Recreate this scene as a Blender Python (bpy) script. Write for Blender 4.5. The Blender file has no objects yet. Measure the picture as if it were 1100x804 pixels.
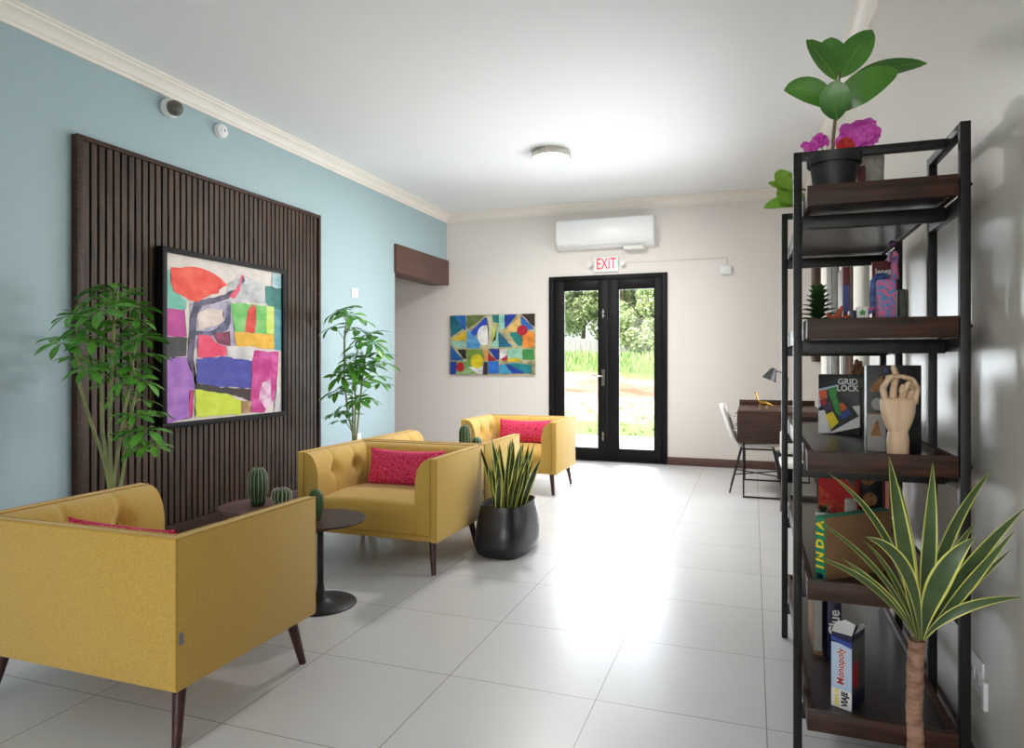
import bpy, bmesh, math, random
from mathutils import Vector, Matrix
random.seed(7)
PI = math.pi
SC = bpy.context.scene
COL = SC.collection

# ------------------------------------------------------------------ camera, world, lights, exposure
cam_d = bpy.data.cameras.new('camera'); cam = bpy.data.objects.new('camera', cam_d); COL.objects.link(cam)
cam.location = (0, 0, 1.3); cam.rotation_euler = (PI/2, 0, math.radians(19.56))
cam_d.sensor_width = 36; cam_d.lens = 729/1100*36; cam_d.shift_y = -13/1100; cam_d.clip_end = 300
SC.camera = cam
SC.view_settings.view_transform = 'Standard'; SC.view_settings.look = 'None'
SC.view_settings.gamma = 1; SC.view_settings.use_curve_mapping = False
SC.view_settings.exposure = 1.0
w = bpy.data.worlds.new('world'); SC.world = w; w.use_nodes = True
nt = w.node_tree; bg = nt.nodes['Background']
sky = nt.nodes.new('ShaderNodeTexSky'); sky.sky_type = 'NISHITA'; sky.sun_disc = False
sky.sun_elevation = math.radians(50); sky.sun_rotation = math.radians(200); sky.air_density = 1.0; sky.dust_density = 3.0
hs = nt.nodes.new('ShaderNodeHueSaturation'); hs.inputs['Saturation'].default_value = 0.45
nt.links.new(sky.outputs[0], hs.inputs['Color']); nt.links.new(hs.outputs[0], bg.inputs[0]); bg.inputs[1].default_value = 0.27

def lamp(name, kind, loc, rot, energy, size=None, size_y=None, color=(1,1,1), **kw):
    l = bpy.data.lights.new(name, kind); l.energy = energy; l.color = color
    if kind == 'AREA':
        l.shape = kw.get('shape', 'RECTANGLE'); l.size = size
        if size_y: l.size_y = size_y
    if kind == 'SUN': l.angle = math.radians(2)
    if kw.get('spread'): l.spread = math.radians(kw['spread'])
    o = bpy.data.objects.new(name, l); COL.objects.link(o); o.location = loc; o.rotation_euler = rot
    return o
lamp('sun', 'SUN', (0, 0, 20), (math.radians(40), 0, math.radians(-70)), 2.2, color=(1, .97, .92))
# daylight entering by the right-hand windows and the glazed doors, plus an added fill lamp behind the camera
lamp('window_daylight', 'AREA', (.80, 4.85, 1.7), (0, math.radians(90), 0), 11, 1.4, .65, (.93, .97, 1), spread=130)
lamp('window_daylight', 'AREA', (.80, 5.70, 1.7), (0, math.radians(90), 0), 10, 1.4, .5, (.93, .97, 1), spread=130)
lamp('window_daylight', 'AREA', (.80, 6.97, 1.7), (0, math.radians(90), 0), 19, 1.4, 1.0, (.93, .97, 1), spread=130)
lamp('door_daylight', 'AREA', (-1.8, 9.3, 1.35), (math.radians(-90), 0, 0), 88, 1.5, 2.2, (.88, .94, 1), spread=150)
lamp('added_front_fill', 'AREA', (-1.6, -3.7, 1.6), (math.radians(90), 0, 0), 33, 4.0, 2.2, (.97, .98, 1))  # added lamp, brightens the room softly from behind the camera

# ------------------------------------------------------------------ materials
def c(r, g, b):
    f = lambda v: (v/255/12.92) if v/255 <= .04045 else ((v/255+.055)/1.055)**2.4
    return (f(r), f(g), f(b), 1)
def mat(name, col, rough=.5, metal=0, col2=None, scale=8, stretch=(1, 1, 1), bump=0, bscale=None, detail=3, spec=None,
        trans=0, emit=None, estr=0, coat=0, sheen=0, lo=.35, hi=.65, kind='noise', subs=0):
    m = bpy.data.materials.new(name); m.use_nodes = True
    n = m.node_tree.nodes; L = m.node_tree.links; p = n['Principled BSDF']
    p.inputs['Base Color'].default_value = col; p.inputs['Roughness'].default_value = rough; p.inputs['Metallic'].default_value = metal
    if spec is not None: p.inputs['Specular IOR Level'].default_value = spec
    if trans: p.inputs['Transmission Weight'].default_value = trans
    if coat: p.inputs['Coat Weight'].default_value = coat; p.inputs['Coat Roughness'].default_value = .12
    if sheen: p.inputs['Sheen Weight'].default_value = sheen
    if emit: p.inputs['Emission Color'].default_value = emit; p.inputs['Emission Strength'].default_value = estr
    if col2 or bump:
        tc = n.new('ShaderNodeTexCoord'); mp = n.new('ShaderNodeMapping'); L.new(tc.outputs['Object'], mp.inputs[0])
        mp.inputs['Scale'].default_value = stretch
    if col2:
        if kind == 'voronoi':
            t = n.new('ShaderNodeTexVoronoi'); t.inputs['Scale'].default_value = scale; out = t.outputs['Distance']
        elif kind == 'wave':
            t = n.new('ShaderNodeTexWave'); t.inputs['Scale'].default_value = scale; t.inputs['Distortion'].default_value = 6
            t.inputs['Detail'].default_value = 3; t.inputs['Detail Scale'].default_value = 2; out = t.outputs['Fac']
        else:
            t = n.new('ShaderNodeTexNoise'); t.inputs['Scale'].default_value = scale; t.inputs['Detail'].default_value = detail; out = t.outputs['Fac']
        L.new(mp.outputs[0], t.inputs['Vector'])
        r = n.new('ShaderNodeValToRGB'); r.color_ramp.elements[0].position = lo; r.color_ramp.elements[1].position = hi
        r.color_ramp.elements[0].color = col; r.color_ramp.elements[1].color = col2
        L.new(out, r.inputs[0]); L.new(r.outputs[0], p.inputs['Base Color'])
    if bump:
        t2 = n.new('ShaderNodeTexNoise'); t2.inputs['Scale'].default_value = bscale or scale; t2.inputs['Detail'].default_value = 4
        L.new(mp.outputs[0], t2.inputs['Vector'])
        b = n.new('ShaderNodeBump'); b.inputs['Strength'].default_value = bump; b.inputs['Distance'].default_value = .01
        L.new(t2.outputs['Fac'], b.inputs['Height']); L.new(b.outputs[0], p.inputs['Normal'])
    return m

def tile_material():
    m = bpy.data.materials.new('floor_tiles'); m.use_nodes = True
    n = m.node_tree.nodes; L = m.node_tree.links; p = n['Principled BSDF']
    tc = n.new('ShaderNodeTexCoord'); mp = n.new('ShaderNodeMapping'); L.new(tc.outputs['Object'], mp.inputs[0])
    mp.inputs['Location'].default_value = (-.045+.615*20, -2.565+.6145*20, 0)
    br = n.new('ShaderNodeTexBrick'); br.offset = 0; br.squash = 1
    br.inputs['Scale'].default_value = 1; br.inputs['Brick Width'].default_value = .615; br.inputs['Row Height'].default_value = .6145
    br.inputs['Mortar Size'].default_value = .0022; br.inputs['Mortar Smooth'].default_value = .1; br.inputs['Bias'].default_value = 0
    br.inputs['Color1'].default_value = c(214, 213, 213); br.inputs['Color2'].default_value = c(209, 208, 208); br.inputs['Mortar'].default_value = c(136, 131, 126)
    L.new(mp.outputs[0], br.inputs['Vector'])
    no = n.new('ShaderNodeTexNoise'); no.inputs['Scale'].default_value = 1.6; no.inputs['Detail'].default_value = 5
    mx = n.new('ShaderNodeMix'); mx.data_type = 'RGBA'; mx.blend_type = 'MULTIPLY'; mx.inputs['Factor'].default_value = .10
    L.new(tc.outputs['Object'], no.inputs['Vector']); L.new(br.outputs['Color'], mx.inputs['A']); L.new(no.outputs['Fac'], mx.inputs['B'])
    L.new(mx.outputs['Result'], p.inputs['Base Color'])
    p.inputs['Roughness'].default_value = .33; p.inputs['Specular IOR Level'].default_value = .6
    return m

M = {}
M['blue_wall'] = mat('blue_wall_paint', c(160, 181, 188), .55)
M['cream_wall'] = mat('cream_wall_paint', c(226, 219, 214), .55)
M['right_wall'] = mat('satin_cream_paint', c(210, 203, 193), .3)
M['ceiling'] = mat('ceiling_paint', c(236, 236, 237), .8)
M['moulding'] = mat('moulding_paint', c(236, 227, 218), .5)
M['floor'] = tile_material()
M['dark_wood'] = mat('dark_walnut', c(40, 23, 15), .5, spec=.35, col2=c(72, 43, 29), scale=5, stretch=(1.2, 12, 12), bump=.1, bscale=20)
M['beam_wood'] = mat('brown_laminate', c(80, 54, 45), .5, col2=c(92, 64, 54), scale=5, stretch=(10, 1.2, 10))
M['slat_wood'] = mat('slat_walnut', c(44, 30, 21), .5, spec=.35, col2=c(78, 56, 41), scale=3.5, stretch=(9, 9, .8), bump=.1, bscale=10)
M['felt'] = mat('black_felt', c(16, 13, 12), .95)
M['black_metal'] = mat('black_powder_coat', c(24, 22, 21), .42, spec=.35, col2=c(31, 29, 28), scale=60)
M['door_black'] = mat('black_door_frame', c(12, 10, 10), .5, spec=.2)
M['shelf_top'] = mat('shelf_dark_laminate', c(38, 30, 28), .28, col2=c(50, 40, 37), scale=4, stretch=(10, 1, 10))
M['yellow'] = mat('mustard_fabric', c(188, 149, 66), .85, col2=c(206, 167, 76), scale=160, bump=.25, bscale=420, sheen=.25)
M['yellow_pipe'] = mat('mustard_piping', c(184, 144, 60), .8)
M['leg_wood'] = mat('mahogany_leg', c(48, 20, 17), .35, col2=c(66, 28, 22), scale=8, stretch=(6, 6, 1))
M['tag_grey'] = mat('grey_tag', c(120, 120, 122), .6)
M['white_plastic'] = mat('white_plastic', c(235, 235, 236), .3)
M['offwhite'] = mat('offwhite_plastic', c(222, 220, 215), .4)
M['chrome'] = mat('brushed_steel', c(190, 185, 175), .25, 1)
M['glass'] = mat('clear_glass', (1, 1, 1, 1), .0, trans=1)
M['gold'] = mat('brass', c(160, 126, 62), .35, 1)
M['grey_shell'] = mat('grey_chair_shell', c(206, 199, 195), .5)
M['pot_black'] = mat('satin_black_ceramic', c(24, 24, 26), .33, coat=.15)
M['pot_plastic'] = mat('black_nursery_pot', c(30, 31, 31), .5)
M['soil'] = mat('potting_soil', c(38, 26, 18), .95, col2=c(70, 50, 35), scale=60, bump=.6, bscale=60)
M['pot_white'] = mat('white_pot', c(222, 220, 214), .5)
M['dark_green'] = mat('dark_green_leaf', c(34, 62, 26), .4, col2=c(58, 92, 42), scale=14)
M['snake_green'] = mat('snake_leaf_green', c(24, 40, 22), .4, col2=c(62, 82, 40), scale=22, stretch=(1, 1, 2.2))
M['margin'] = mat('yellow_leaf_margin', c(206, 208, 92), .45, col2=c(222, 220, 124), scale=12)
M['drac_green'] = mat('dracaena_leaf_green', c(58, 80, 48), .38, col2=c(80, 102, 60), scale=9)
M['scheff'] = mat('umbrella_leaf', c(48, 108, 28), .35, col2=c(98, 164, 52), scale=5)
M['stem_green'] = mat('green_stem', c(112, 124, 66), .6, col2=c(142, 146, 92), scale=14)
M['rubber'] = mat('rubber_leaf', c(44, 98, 26), .28, col2=c(84, 142, 42), scale=6, coat=.25)
M['rubber_pale'] = mat('rubber_leaf_young', c(110, 160, 44), .35, col2=c(134, 180, 60), scale=6)
M['brown_stem'] = mat('brown_stem', c(96, 76, 58), .7, col2=c(128, 104, 80), scale=20)
M['trunk'] = mat('dracaena_trunk', c(118, 84, 66), .8, col2=c(158, 120, 98), scale=14, stretch=(2, 2, 6), bump=.5, bscale=20)
M['cactus'] = mat('cactus_green', c(30, 56, 30), .55, col2=c(54, 86, 44), scale=16)
M['spine'] = mat('cactus_spine', c(226, 224, 198), .7)
M['magenta'] = mat('magenta_petal', c(226, 50, 196), .5, col2=c(240, 110, 220), scale=30)
M['orchid_red'] = mat('red_bloom', c(212, 44, 38), .5)
M['concrete_pot'] = mat('pale_cement', c(186, 182, 174), .8, col2=c(160, 156, 148), scale=70, bump=.4)
M['pale_wood'] = mat('pale_beech', c(214, 180, 146), .5, col2=c(226, 196, 164), scale=4, stretch=(12, 12, 1.5))
M['brown_carved'] = mat('carved_brown_wood', c(112, 66, 40), .5, col2=c(196, 150, 112), scale=40)
M['paper'] = mat('white_paper', c(226, 224, 220), .6)
M['black_card'] = mat('black_card', c(22, 20, 20), .45)
M['kraft'] = mat('kraft_card', c(124, 92, 62), .75, col2=c(134, 102, 70), scale=6)
M['green_card'] = mat('green_card', c(20, 124, 92), .5)
M['navy_card'] = mat('navy_card', c(18, 22, 58), .4)
M['blue_card'] = mat('blue_card', c(40, 62, 140), .45)
M['sky_card'] = mat('pale_blue_card', c(176, 194, 216), .45)
M['red_card'] = mat('red_card', c(176, 26, 34), .45)
M['orange_card'] = mat('orange_print', c(206, 84, 50), .5, col2=c(176, 44, 46), scale=40)
M['maroon_card'] = mat('maroon_card', c(96, 26, 36), .5)
M['yellow_print'] = mat('yellow_print', c(236, 208, 30), .5)
M['green_print'] = mat('green_print', c(50, 140, 60), .5)
M['orange_flat'] = mat('orange_flat', c(220, 96, 36), .5)
M['pink_flat'] = mat('pink_flat', c(226, 150, 140), .5)
M['grey_card'] = mat('grey_card', c(150, 146, 142), .5)
M['gold_print'] = mat('gold_print', c(168, 118, 60), .5, col2=c(110, 70, 36), scale=90)
M['tin'] = mat('grey_green_tin', c(74, 76, 70), .45, col2=c(96, 92, 84), scale=20)
M['speckle'] = mat('pink_blue_speckle', c(226, 90, 130), .45, col2=c(66, 132, 190), scale=110, detail=8, lo=.42, hi=.56, bump=.4, bscale=90)
M['speckle_blue'] = mat('blue_speckle', c(40, 60, 120), .45, col2=c(90, 120, 180), scale=60, bump=.3)
M['coral'] = mat('rust_coral', c(170, 66, 40), .6, col2=c(196, 96, 60), scale=30)
M['pillow'] = None
M['purple'] = mat('dark_purple', c(70, 34, 74), .5)
M['lamp_glow'] = mat('lit_diffuser', c(250, 250, 248), .5, emit=(1, .98, .95, 1), estr=3.0)
M['exit_red'] = mat('lit_exit_red', c(226, 50, 66), .5, emit=c(236, 60, 76), estr=.35)
M['concrete'] = mat('patio_concrete', c(214, 210, 204), .8, col2=c(196, 192, 186), scale=3)
M['bark'] = mat('tree_bark', c(90, 78, 66), .9, col2=c(130, 116, 100), scale=8)
M['leaf_a'] = mat('tree_leaves_dark', c(112, 136, 90), .7, col2=c(166, 184, 134), scale=1.2, lo=.4, hi=.6)
M['leaf_b'] = mat('tree_leaves_light', c(150, 172, 116), .7, col2=c(202, 212, 164), scale=1.2, lo=.4, hi=.6)
M['fence'] = mat('weathered_fence_boards', c(150, 148, 146), .8, col2=c(174, 172, 170), scale=3, stretch=(8, 8, 1))
M['grass'] = mat('grass_blades', c(140, 168, 98), .7, col2=c(184, 204, 134), scale=.8)

def pillow_material():
    m = bpy.data.materials.new('magenta_maze_fabric'); m.use_nodes = True
    n = m.node_tree.nodes; L = m.node_tree.links; p = n['Principled BSDF']
    tc = n.new('ShaderNodeTexCoord'); no = n.new('ShaderNodeTexNoise'); no.inputs['Scale'].default_value = 25; no.inputs['Detail'].default_value = 0
    L.new(tc.outputs['Object'], no.inputs['Vector'])
    mu = n.new('ShaderNodeMath'); mu.operation = 'MULTIPLY'; mu.inputs[1].default_value = 46; L.new(no.outputs['Fac'], mu.inputs[0])
    si = n.new('ShaderNodeMath'); si.operation = 'SINE'; L.new(mu.outputs[0], si.inputs[0])
    r = n.new('ShaderNodeValToRGB'); r.color_ramp.elements[0].position = .45; r.color_ramp.elements[1].position = .8
    r.color_ramp.elements[0].color = c(196, 14, 66); r.color_ramp.elements[1].color = c(236, 96, 140)
    L.new(si.outputs[0], r.inputs[0]); L.new(r.outputs[0], p.inputs['Base Color']); p.inputs['Roughness'].default_value = .85
    return m
M['pillow'] = pillow_material()

def ground_material():
    m = bpy.data.materials.new('lawn_and_red_soil'); m.use_nodes = True
    n = m.node_tree.nodes; L = m.node_tree.links; p = n['Principled BSDF']; p.inputs['Roughness'].default_value = .9
    tc = n.new('ShaderNodeTexCoord'); sp = n.new('ShaderNodeSeparateXYZ'); L.new(tc.outputs['Object'], sp.inputs[0])
    no = n.new('ShaderNodeTexNoise'); no.inputs['Scale'].default_value = .35; no.inputs['Detail'].default_value = 6; L.new(tc.outputs['Object'], no.inputs['Vector'])
    a = n.new('ShaderNodeMath'); a.operation = 'MULTIPLY_ADD'; a.inputs[1].default_value = 10; L.new(no.outputs['Fac'], a.inputs[0]); L.new(sp.outputs['Y'], a.inputs[2])
    mr = n.new('ShaderNodeMapRange'); mr.inputs['From Min'].default_value = 10; mr.inputs['From Max'].default_value = 50; L.new(a.outputs[0], mr.inputs[0])
    r = n.new('ShaderNodeValToRGB'); cr = r.color_ramp; cr.interpolation = 'LINEAR'
    st = [(0, (128, 160, 84)), (.27, (150, 176, 106)), (.33, (214, 196, 176)), (.42, (218, 194, 178)), (.47, (172, 104, 74)), (.53, (206, 170, 146)), (.60, (132, 164, 82)), (1, (120, 150, 76))]
    while len(cr.elements) < len(st): cr.elements.new(.5)
    for e, (q, k) in zip(cr.elements, st): e.position = q; e.color = c(*k)
    n2 = n.new('ShaderNodeTexNoise'); n2.inputs['Scale'].default_value = 5; n2.inputs['Detail'].default_value = 8; L.new(tc.outputs['Object'], n2.inputs['Vector'])
    mx = n.new('ShaderNodeMix'); mx.data_type = 'RGBA'; mx.blend_type = 'OVERLAY'; mx.inputs['Factor'].default_value = .5
    L.new(mr.outputs[0], r.inputs[0]); L.new(r.outputs[0], mx.inputs['A']); L.new(n2.outputs['Fac'], mx.inputs['B']); L.new(mx.outputs['Result'], p.inputs['Base Color'])
    return m
M['ground'] = ground_material()

# ------------------------------------------------------------------ mesh helpers
class MB:
    def __init__(s): s.v = []; s.f = []; s.m = []
    def add(s, vs, fs, mi=0, T=None):
        o = len(s.v)
        s.v += [tuple(T @ Vector(v)) if T else tuple(v) for v in vs]
        for k, f in enumerate(fs):
            s.f.append([o+i for i in f]); s.m.append(mi[k] if isinstance(mi, (list, tuple)) else mi)
        return s
    def box(s, x0, x1, y0, y1, z0, z1, mi=0, bev=0, seg=2, T=None):
        if bev:
            bm = bmesh.new(); bmesh.ops.create_cube(bm, size=1)
            for v in bm.verts: v.co = Vector(((x0+x1)/2+v.co.x*(x1-x0), (y0+y1)/2+v.co.y*(y1-y0), (z0+z1)/2+v.co.z*(z1-z0)))
            bmesh.ops.bevel(bm, geom=bm.edges[:], offset=bev, segments=seg, affect='EDGES', profile=.5)
            bm.verts.index_update(); s.add([v.co.copy() for v in bm.verts], [[v.index for v in f.verts] for f in bm.faces], mi, T); bm.free()
        else:
            vs = [(x0,y0,z0),(x1,y0,z0),(x1,y1,z0),(x0,y1,z0),(x0,y0,z1),(x1,y0,z1),(x1,y1,z1),(x0,y1,z1)]
            s.add(vs, [(0,3,2,1),(4,5,6,7),(0,1,5,4),(1,2,6,5),(2,3,7,6),(3,0,4,7)], mi, T)
        return s
    def lathe(s, prof, cx=0, cy=0, n=32, mi=0, T=None, mod=None):
        vs = []; fs = []
        for (r, z) in prof:
            for k in range(n):
                a = 2*PI*k/n; rr = r*(mod(a, z) if mod else 1)
                vs.append((cx+rr*math.cos(a), cy+rr*math.sin(a), z))
        for j in range(len(prof)-1):
            for k in range(n): fs.append((j*n+k, j*n+(k+1) % n, (j+1)*n+(k+1) % n, (j+1)*n+k))
        fs.append(tuple(range(n))[::-1]); fs.append(tuple((len(prof)-1)*n+k for k in range(n)))
        return s.add(vs, fs, mi, T)
    def tube(s, pts, r, n=8, mi=0, T=None, cap=True):
        pts = [Vector(p) for p in pts]; rs = r if isinstance(r, (list, tuple)) else [r]*len(pts)
        vs = []; fs = []; up = Vector((0, 0, 1))
        prev = None
        for i, p in enumerate(pts):
            d = (pts[min(i+1, len(pts)-1)]-pts[max(i-1, 0)]).normalized()
            if prev is None: a = d.cross(up if abs(d.z) < .9 else Vector((1, 0, 0))).normalized()
            else: a = (prev-d*prev.dot(d)).normalized()
            prev = a; b = d.cross(a)
            for k in range(n):
                t = 2*PI*k/n; vs.append(p+a*rs[i]*math.cos(t)+b*rs[i]*math.sin(t))
        for j in range(len(pts)-1):
            for k in range(n): fs.append((j*n+k, j*n+(k+1) % n, (j+1)*n+(k+1) % n, (j+1)*n+k))
        if cap: fs.append(tuple(range(n))[::-1]); fs.append(tuple((len(pts)-1)*n+k for k in range(n)))
        return s.add(vs, fs, mi, T)
    def prism(s, poly, axis, a0, a1, mi=0, T=None):
        # poly in the two other axes; axis 'x','y','z'
        n = len(poly)
        def mk(p, a): return {'x': (a, p[0], p[1]), 'y': (p[0], a, p[1]), 'z': (p[0], p[1], a)}[axis]
        vs = [mk(p, a0) for p in poly]+[mk(p, a1) for p in poly]
        fs = [tuple(range(n))[::-1], tuple(range(n, 2*n))]+[(k, (k+1) % n, n+(k+1) % n, n+k) for k in range(n)]
        return s.add(vs, fs, mi, T)
    def grid(s, fn, nu, nv, mi=0, T=None, closeu=False):
        vs = [fn(i/nu, j/nv) for i in range(nu+(0 if closeu else 1)) for j in range(nv+1)]
        w_ = nv+1; fs = []
        tot = nu if closeu else nu+1
        for i in range(nu):
            for j in range(nv):
                a = i*w_+j; b = ((i+1) % tot)*w_+j
                fs.append((a, b, b+1, a+1))
        return s.add(vs, fs, mi, T)
    def ball(s, ctr, r, n=16, mi=0, T=None):
        rx, ry, rz = r if isinstance(r, (list, tuple)) else (r, r, r)
        def f(u, v):
            a = 2*PI*u; b = PI*(v*.98+.01)
            return (ctr[0]+rx*math.sin(b)*math.cos(a), ctr[1]+ry*math.sin(b)*math.sin(a), ctr[2]+rz*math.cos(b))
        return s.grid(f, n, n//2, mi, T, closeu=True)
    def leaf(s, p0, p1, p2, w_, nrm, prof='ellip', mats=(0, 0), fold=.25, n=8, edge=.78, wav=0, thick=True):
        p0, p1, p2, nrm = Vector(p0), Vector(p1), Vector(p2), Vector(nrm)
        cols = [-1, -edge, 0, edge, 1]; vs = []; fs = []; mi = []
        for i in range(n+1):
            t = i/n; p = p0*(1-t)**2+p1*2*t*(1-t)+p2*t*t
            d = ((p1-p0)*(1-t)+(p2-p1)*t).normalized()
            sd = d.cross(nrm)
            sd = sd.normalized() if sd.length > 1e-4 else Vector((1, 0, 0))
            nn = sd.cross(d)
            if prof == 'ellip': k = math.sin(PI*t**1.08)**.62 if 0 < t < 1 else .03
            elif prof == 'lance': k = max(.015, (.20+.80*math.sin(PI/2*min(1, t/.5))**1.3)*(1-max(0, (t-.45)/.55)**1.9))
            elif prof == 'strap': k = max(.015, (.55+.45*math.sin(PI*min(.5, t)))*(1-t**3.2))
            elif prof == 'obov': k = max(.03, math.sin(PI*t**1.5)**.8) if 0 < t < 1 else .03
            hw = w_/2*k
            for q in cols:
                vs.append(p+sd*hw*q+nn*(abs(q)*fold*hw)+nn*wav*hw*math.sin(9*t+q*2))
        for i in range(n):
            for j in range(4):
                a = i*5+j; fs.append((a, a+5, a+6, a+1)); mi.append(mats[1] if j in (0, 3) else mats[0])
        return s.add(vs, fs, mi)
    def build(s, name, mats, parent=None, smooth=35, loc=None, rot=None):
        me = bpy.data.meshes.new(name); me.from_pydata([tuple(v) for v in s.v], [], s.f)
        mats = mats if isinstance(mats, (list, tuple)) else [mats]
        for m_ in mats: me.materials.append(M[m_] if isinstance(m_, str) else m_)
        for p, mi in zip(me.polygons, s.m): p.material_index = mi
        me.update()
        bm = bmesh.new(); bm.from_mesh(me)
        bmesh.ops.recalc_face_normals(bm, faces=bm.faces[:]) if s.__dict__.get('recalc', True) else None
        if smooth:
            lim = math.radians(smooth)
            for f in bm.faces: f.smooth = True
            for e in bm.edges:
                if len(e.link_faces) == 2 and e.calc_face_angle(0) > lim: e.smooth = False
        bm.to_mesh(me); bm.free()
        o = bpy.data.objects.new(name, me); COL.objects.link(o)
        if parent: o.parent = parent
        if loc: o.location = loc
        if rot is not None: o.rotation_euler = (0, 0, rot)
        return o

def thing(name, label, cat, loc=(0, 0, 0), rotz=0, group=None):
    o = bpy.data.objects.new(name, None); COL.objects.link(o); o.empty_display_size = .05
    o.location = loc; o.rotation_euler = (0, 0, rotz); o['label'] = label; o['category'] = cat
    if group: o['group'] = group
    return o
def tag(o, label, cat, group=None, kind=None):
    o['label'] = label; o['category'] = cat
    if group: o['group'] = group
    if kind: o['kind'] = kind
    return o
def struct(name, mb, m, smooth=35):
    o = mb.build(name, m, smooth=smooth); o['kind'] = 'structure'; return o
def dup(root, loc, rotz, label, group=None):
    r = root.copy(); COL.objects.link(r); r.location = loc; r.rotation_euler = (0, 0, rotz); r['label'] = label
    if group: r['group'] = group
    for ch in list(root.children):
        q = ch.copy(); COL.objects.link(q); q.parent = r
        for g in list(ch.children):
            d = g.copy(); COL.objects.link(d); d.parent = q
    return r
def text(body, m, parent, loc, rot, size, name='lettering', bold=0, sx=1.0, align='CENTER', extr=.0006):
    cu = bpy.data.curves.new(name, 'FONT'); cu.body = body; cu.size = size; cu.align_x = align; cu.align_y = 'CENTER'
    cu.extrude = extr; cu.offset = bold; cu.resolution_u = 3
    t = bpy.data.objects.new('tmp', cu); COL.objects.link(t)
    dg = bpy.context.evaluated_depsgraph_get(); me = bpy.data.meshes.new_from_object(t.evaluated_get(dg))
    bpy.data.objects.remove(t); bpy.data.curves.remove(cu)
    for v in me.vertices: v.co.x *= sx
    me.materials.clear(); me.materials.append(M[m])
    o = bpy.data.objects.new(name, me); COL.objects.link(o)
    if parent: o.parent = parent
    o.location = loc; o.rotation_euler = rot
    return o

# ================================================================== THE SETTING
H = 3.38; XL = -4.09; XR = .65; YB = 8.75; YF = -4.0
def pane_material():
    m = bpy.data.materials.new('window_glass'); m.use_nodes = True
    n = m.node_tree.nodes; L = m.node_tree.links
    for q in list(n):
        if q.type == 'BSDF_PRINCIPLED': n.remove(q)
    out = [q for q in n if q.type == 'OUTPUT_MATERIAL'][0]
    tr = n.new('ShaderNodeBsdfTransparent'); tr.inputs[0].default_value = (.97, .98, .98, 1)
    gl = n.new('ShaderNodeBsdfGlossy'); gl.inputs['Roughness'].default_value = .02
    lw = n.new('ShaderNodeFresnel'); lw.inputs[0].default_value = 1.3
    mx = n.new('ShaderNodeMixShader'); L.new(lw.outputs[0], mx.inputs[0]); L.new(tr.outputs[0], mx.inputs[1]); L.new(gl.outputs[0], mx.inputs[2])
    L.new(mx.outputs[0], out.inputs[0]); return m
M['pane'] = pane_material()

struct('floor', MB().box(-6.4, .9, YF-.2, 8.95, -.12, 0), 'floor')
struct('ceiling', MB().box(-6.4, .9, YF-.2, 8.95, H, H+.15), 'ceiling')
# blue wall: solid to the opening, and a strip above the beam
struct('wall_left', MB().prism([(YF, 0), (7.27, 0), (7.27, 2.73), (YB, 2.73), (YB, H), (YF, H)], 'x', XL-.2, XL), 'blue_wall')
struct('wall_alcove', MB().box(-6.4, XL-.2, 7.07, 7.27, 0, H).box(-6.4, -6.2, 7.27, YB, 0, H), 'cream_wall')
DX0, DX1, DZ = -2.58, -1.02, 2.435
struct('wall_back', MB().prism([(-6.4, 0), (DX0, 0), (DX0, DZ), (DX1, DZ), (DX1, 0), (.85, 0), (.85, H), (-6.4, H)], 'y', YB, YB+.2), 'cream_wall')
wr = MB(); WZ0, WZ1 = .85, 2.35; wins = [(4.50, 5.19), (5.43, 5.97), (6.43, 7.50)]
wr.box(XR, XR+.2, YF, YB, 0, WZ0); wr.box(XR, XR+.2, YF, YB, WZ1, H)
ys = [YF]+[v for p in wins for v in p]+[YB]
for i in range(0, len(ys), 2): wr.box(XR, XR+.2, ys[i], ys[i+1], WZ0, WZ1)
struct('wall_right', wr, 'right_wall')
# front wall behind the camera, unseen; its glazing is added to let light in
wf = MB().box(-6.4, -3.8, YF-.2, YF, 0, H).box(.5, .85, YF-.2, YF, 0, H).box(-3.8, .5, YF-.2, YF, 2.75, H).box(-3.8, .5, YF-.2, YF, 0, .4)
struct('wall_front', wf, 'cream_wall')
fw = struct('window_4', MB().box(-3.8, .5, YF-.14, YF-.06, .4, .47).box(-3.8, .5, YF-.14, YF-.06, 2.68, 2.75).box(-3.8, -3.73, YF-.14, YF-.06, .47, 2.68).box(.43, .5, YF-.14, YF-.06, .47, 2.68).box(-1.7, -1.62, YF-.14, YF-.06, .47, 2.68), 'door_black')
MB().box(-3.73, .43, YF-.105, YF-.095, .47, 2.68).build('glass_pane', 'pane', fw)
for i, (a, b) in enumerate(wins):
    f = MB()
    x0, x1 = XR+.10, XR+.16
    f.box(x0, x1, a, a+.05, WZ0, WZ1).box(x0, x1, b-.05, b, WZ0, WZ1).box(x0, x1, a+.05, b-.05, WZ0, WZ0+.05).box(x0, x1, a+.05, b-.05, WZ1-.05, WZ1)
    if b-a > .9: f.box(x0, x1, (a+b)/2-.025, (a+b)/2+.025, WZ0+.05, WZ1-.05)
    o = struct('window_%d' % (i+1), f, 'door_black')
    MB().box(XR+.175, XR+.181, a, b, WZ0, WZ1).build('glass_pane', 'pane', o)
# crown mouldings
cp = [(0, -.115), (.014, -.115), (.018, -.092), (.030, -.088), (.044, -.064), (.066, -.040), (.082, -.034), (.086, -.020), (.100, -.016), (.100, 0), (0, 0)]
struct('trim_1', MB().prism([(XL+x, H+z) for x, z in cp], 'y', YF, YB-.0), 'moulding', 30)
struct('trim_2', MB().prism([(YB-x, H+z) for x, z in cp][::-1], 'x', XL, XR), 'moulding', 30)
struct('trim_3', MB().prism([(XR-x, H+z) for x, z in cp][::-1], 'y', YF, YB), 'moulding', 30)
# brown beam boxed over the alcove opening
struct('trim_4', MB().box(XL-.24, XL+.035, 7.25, YB, 2.385, 2.73, bev=.004), 'beam_wood')
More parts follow.
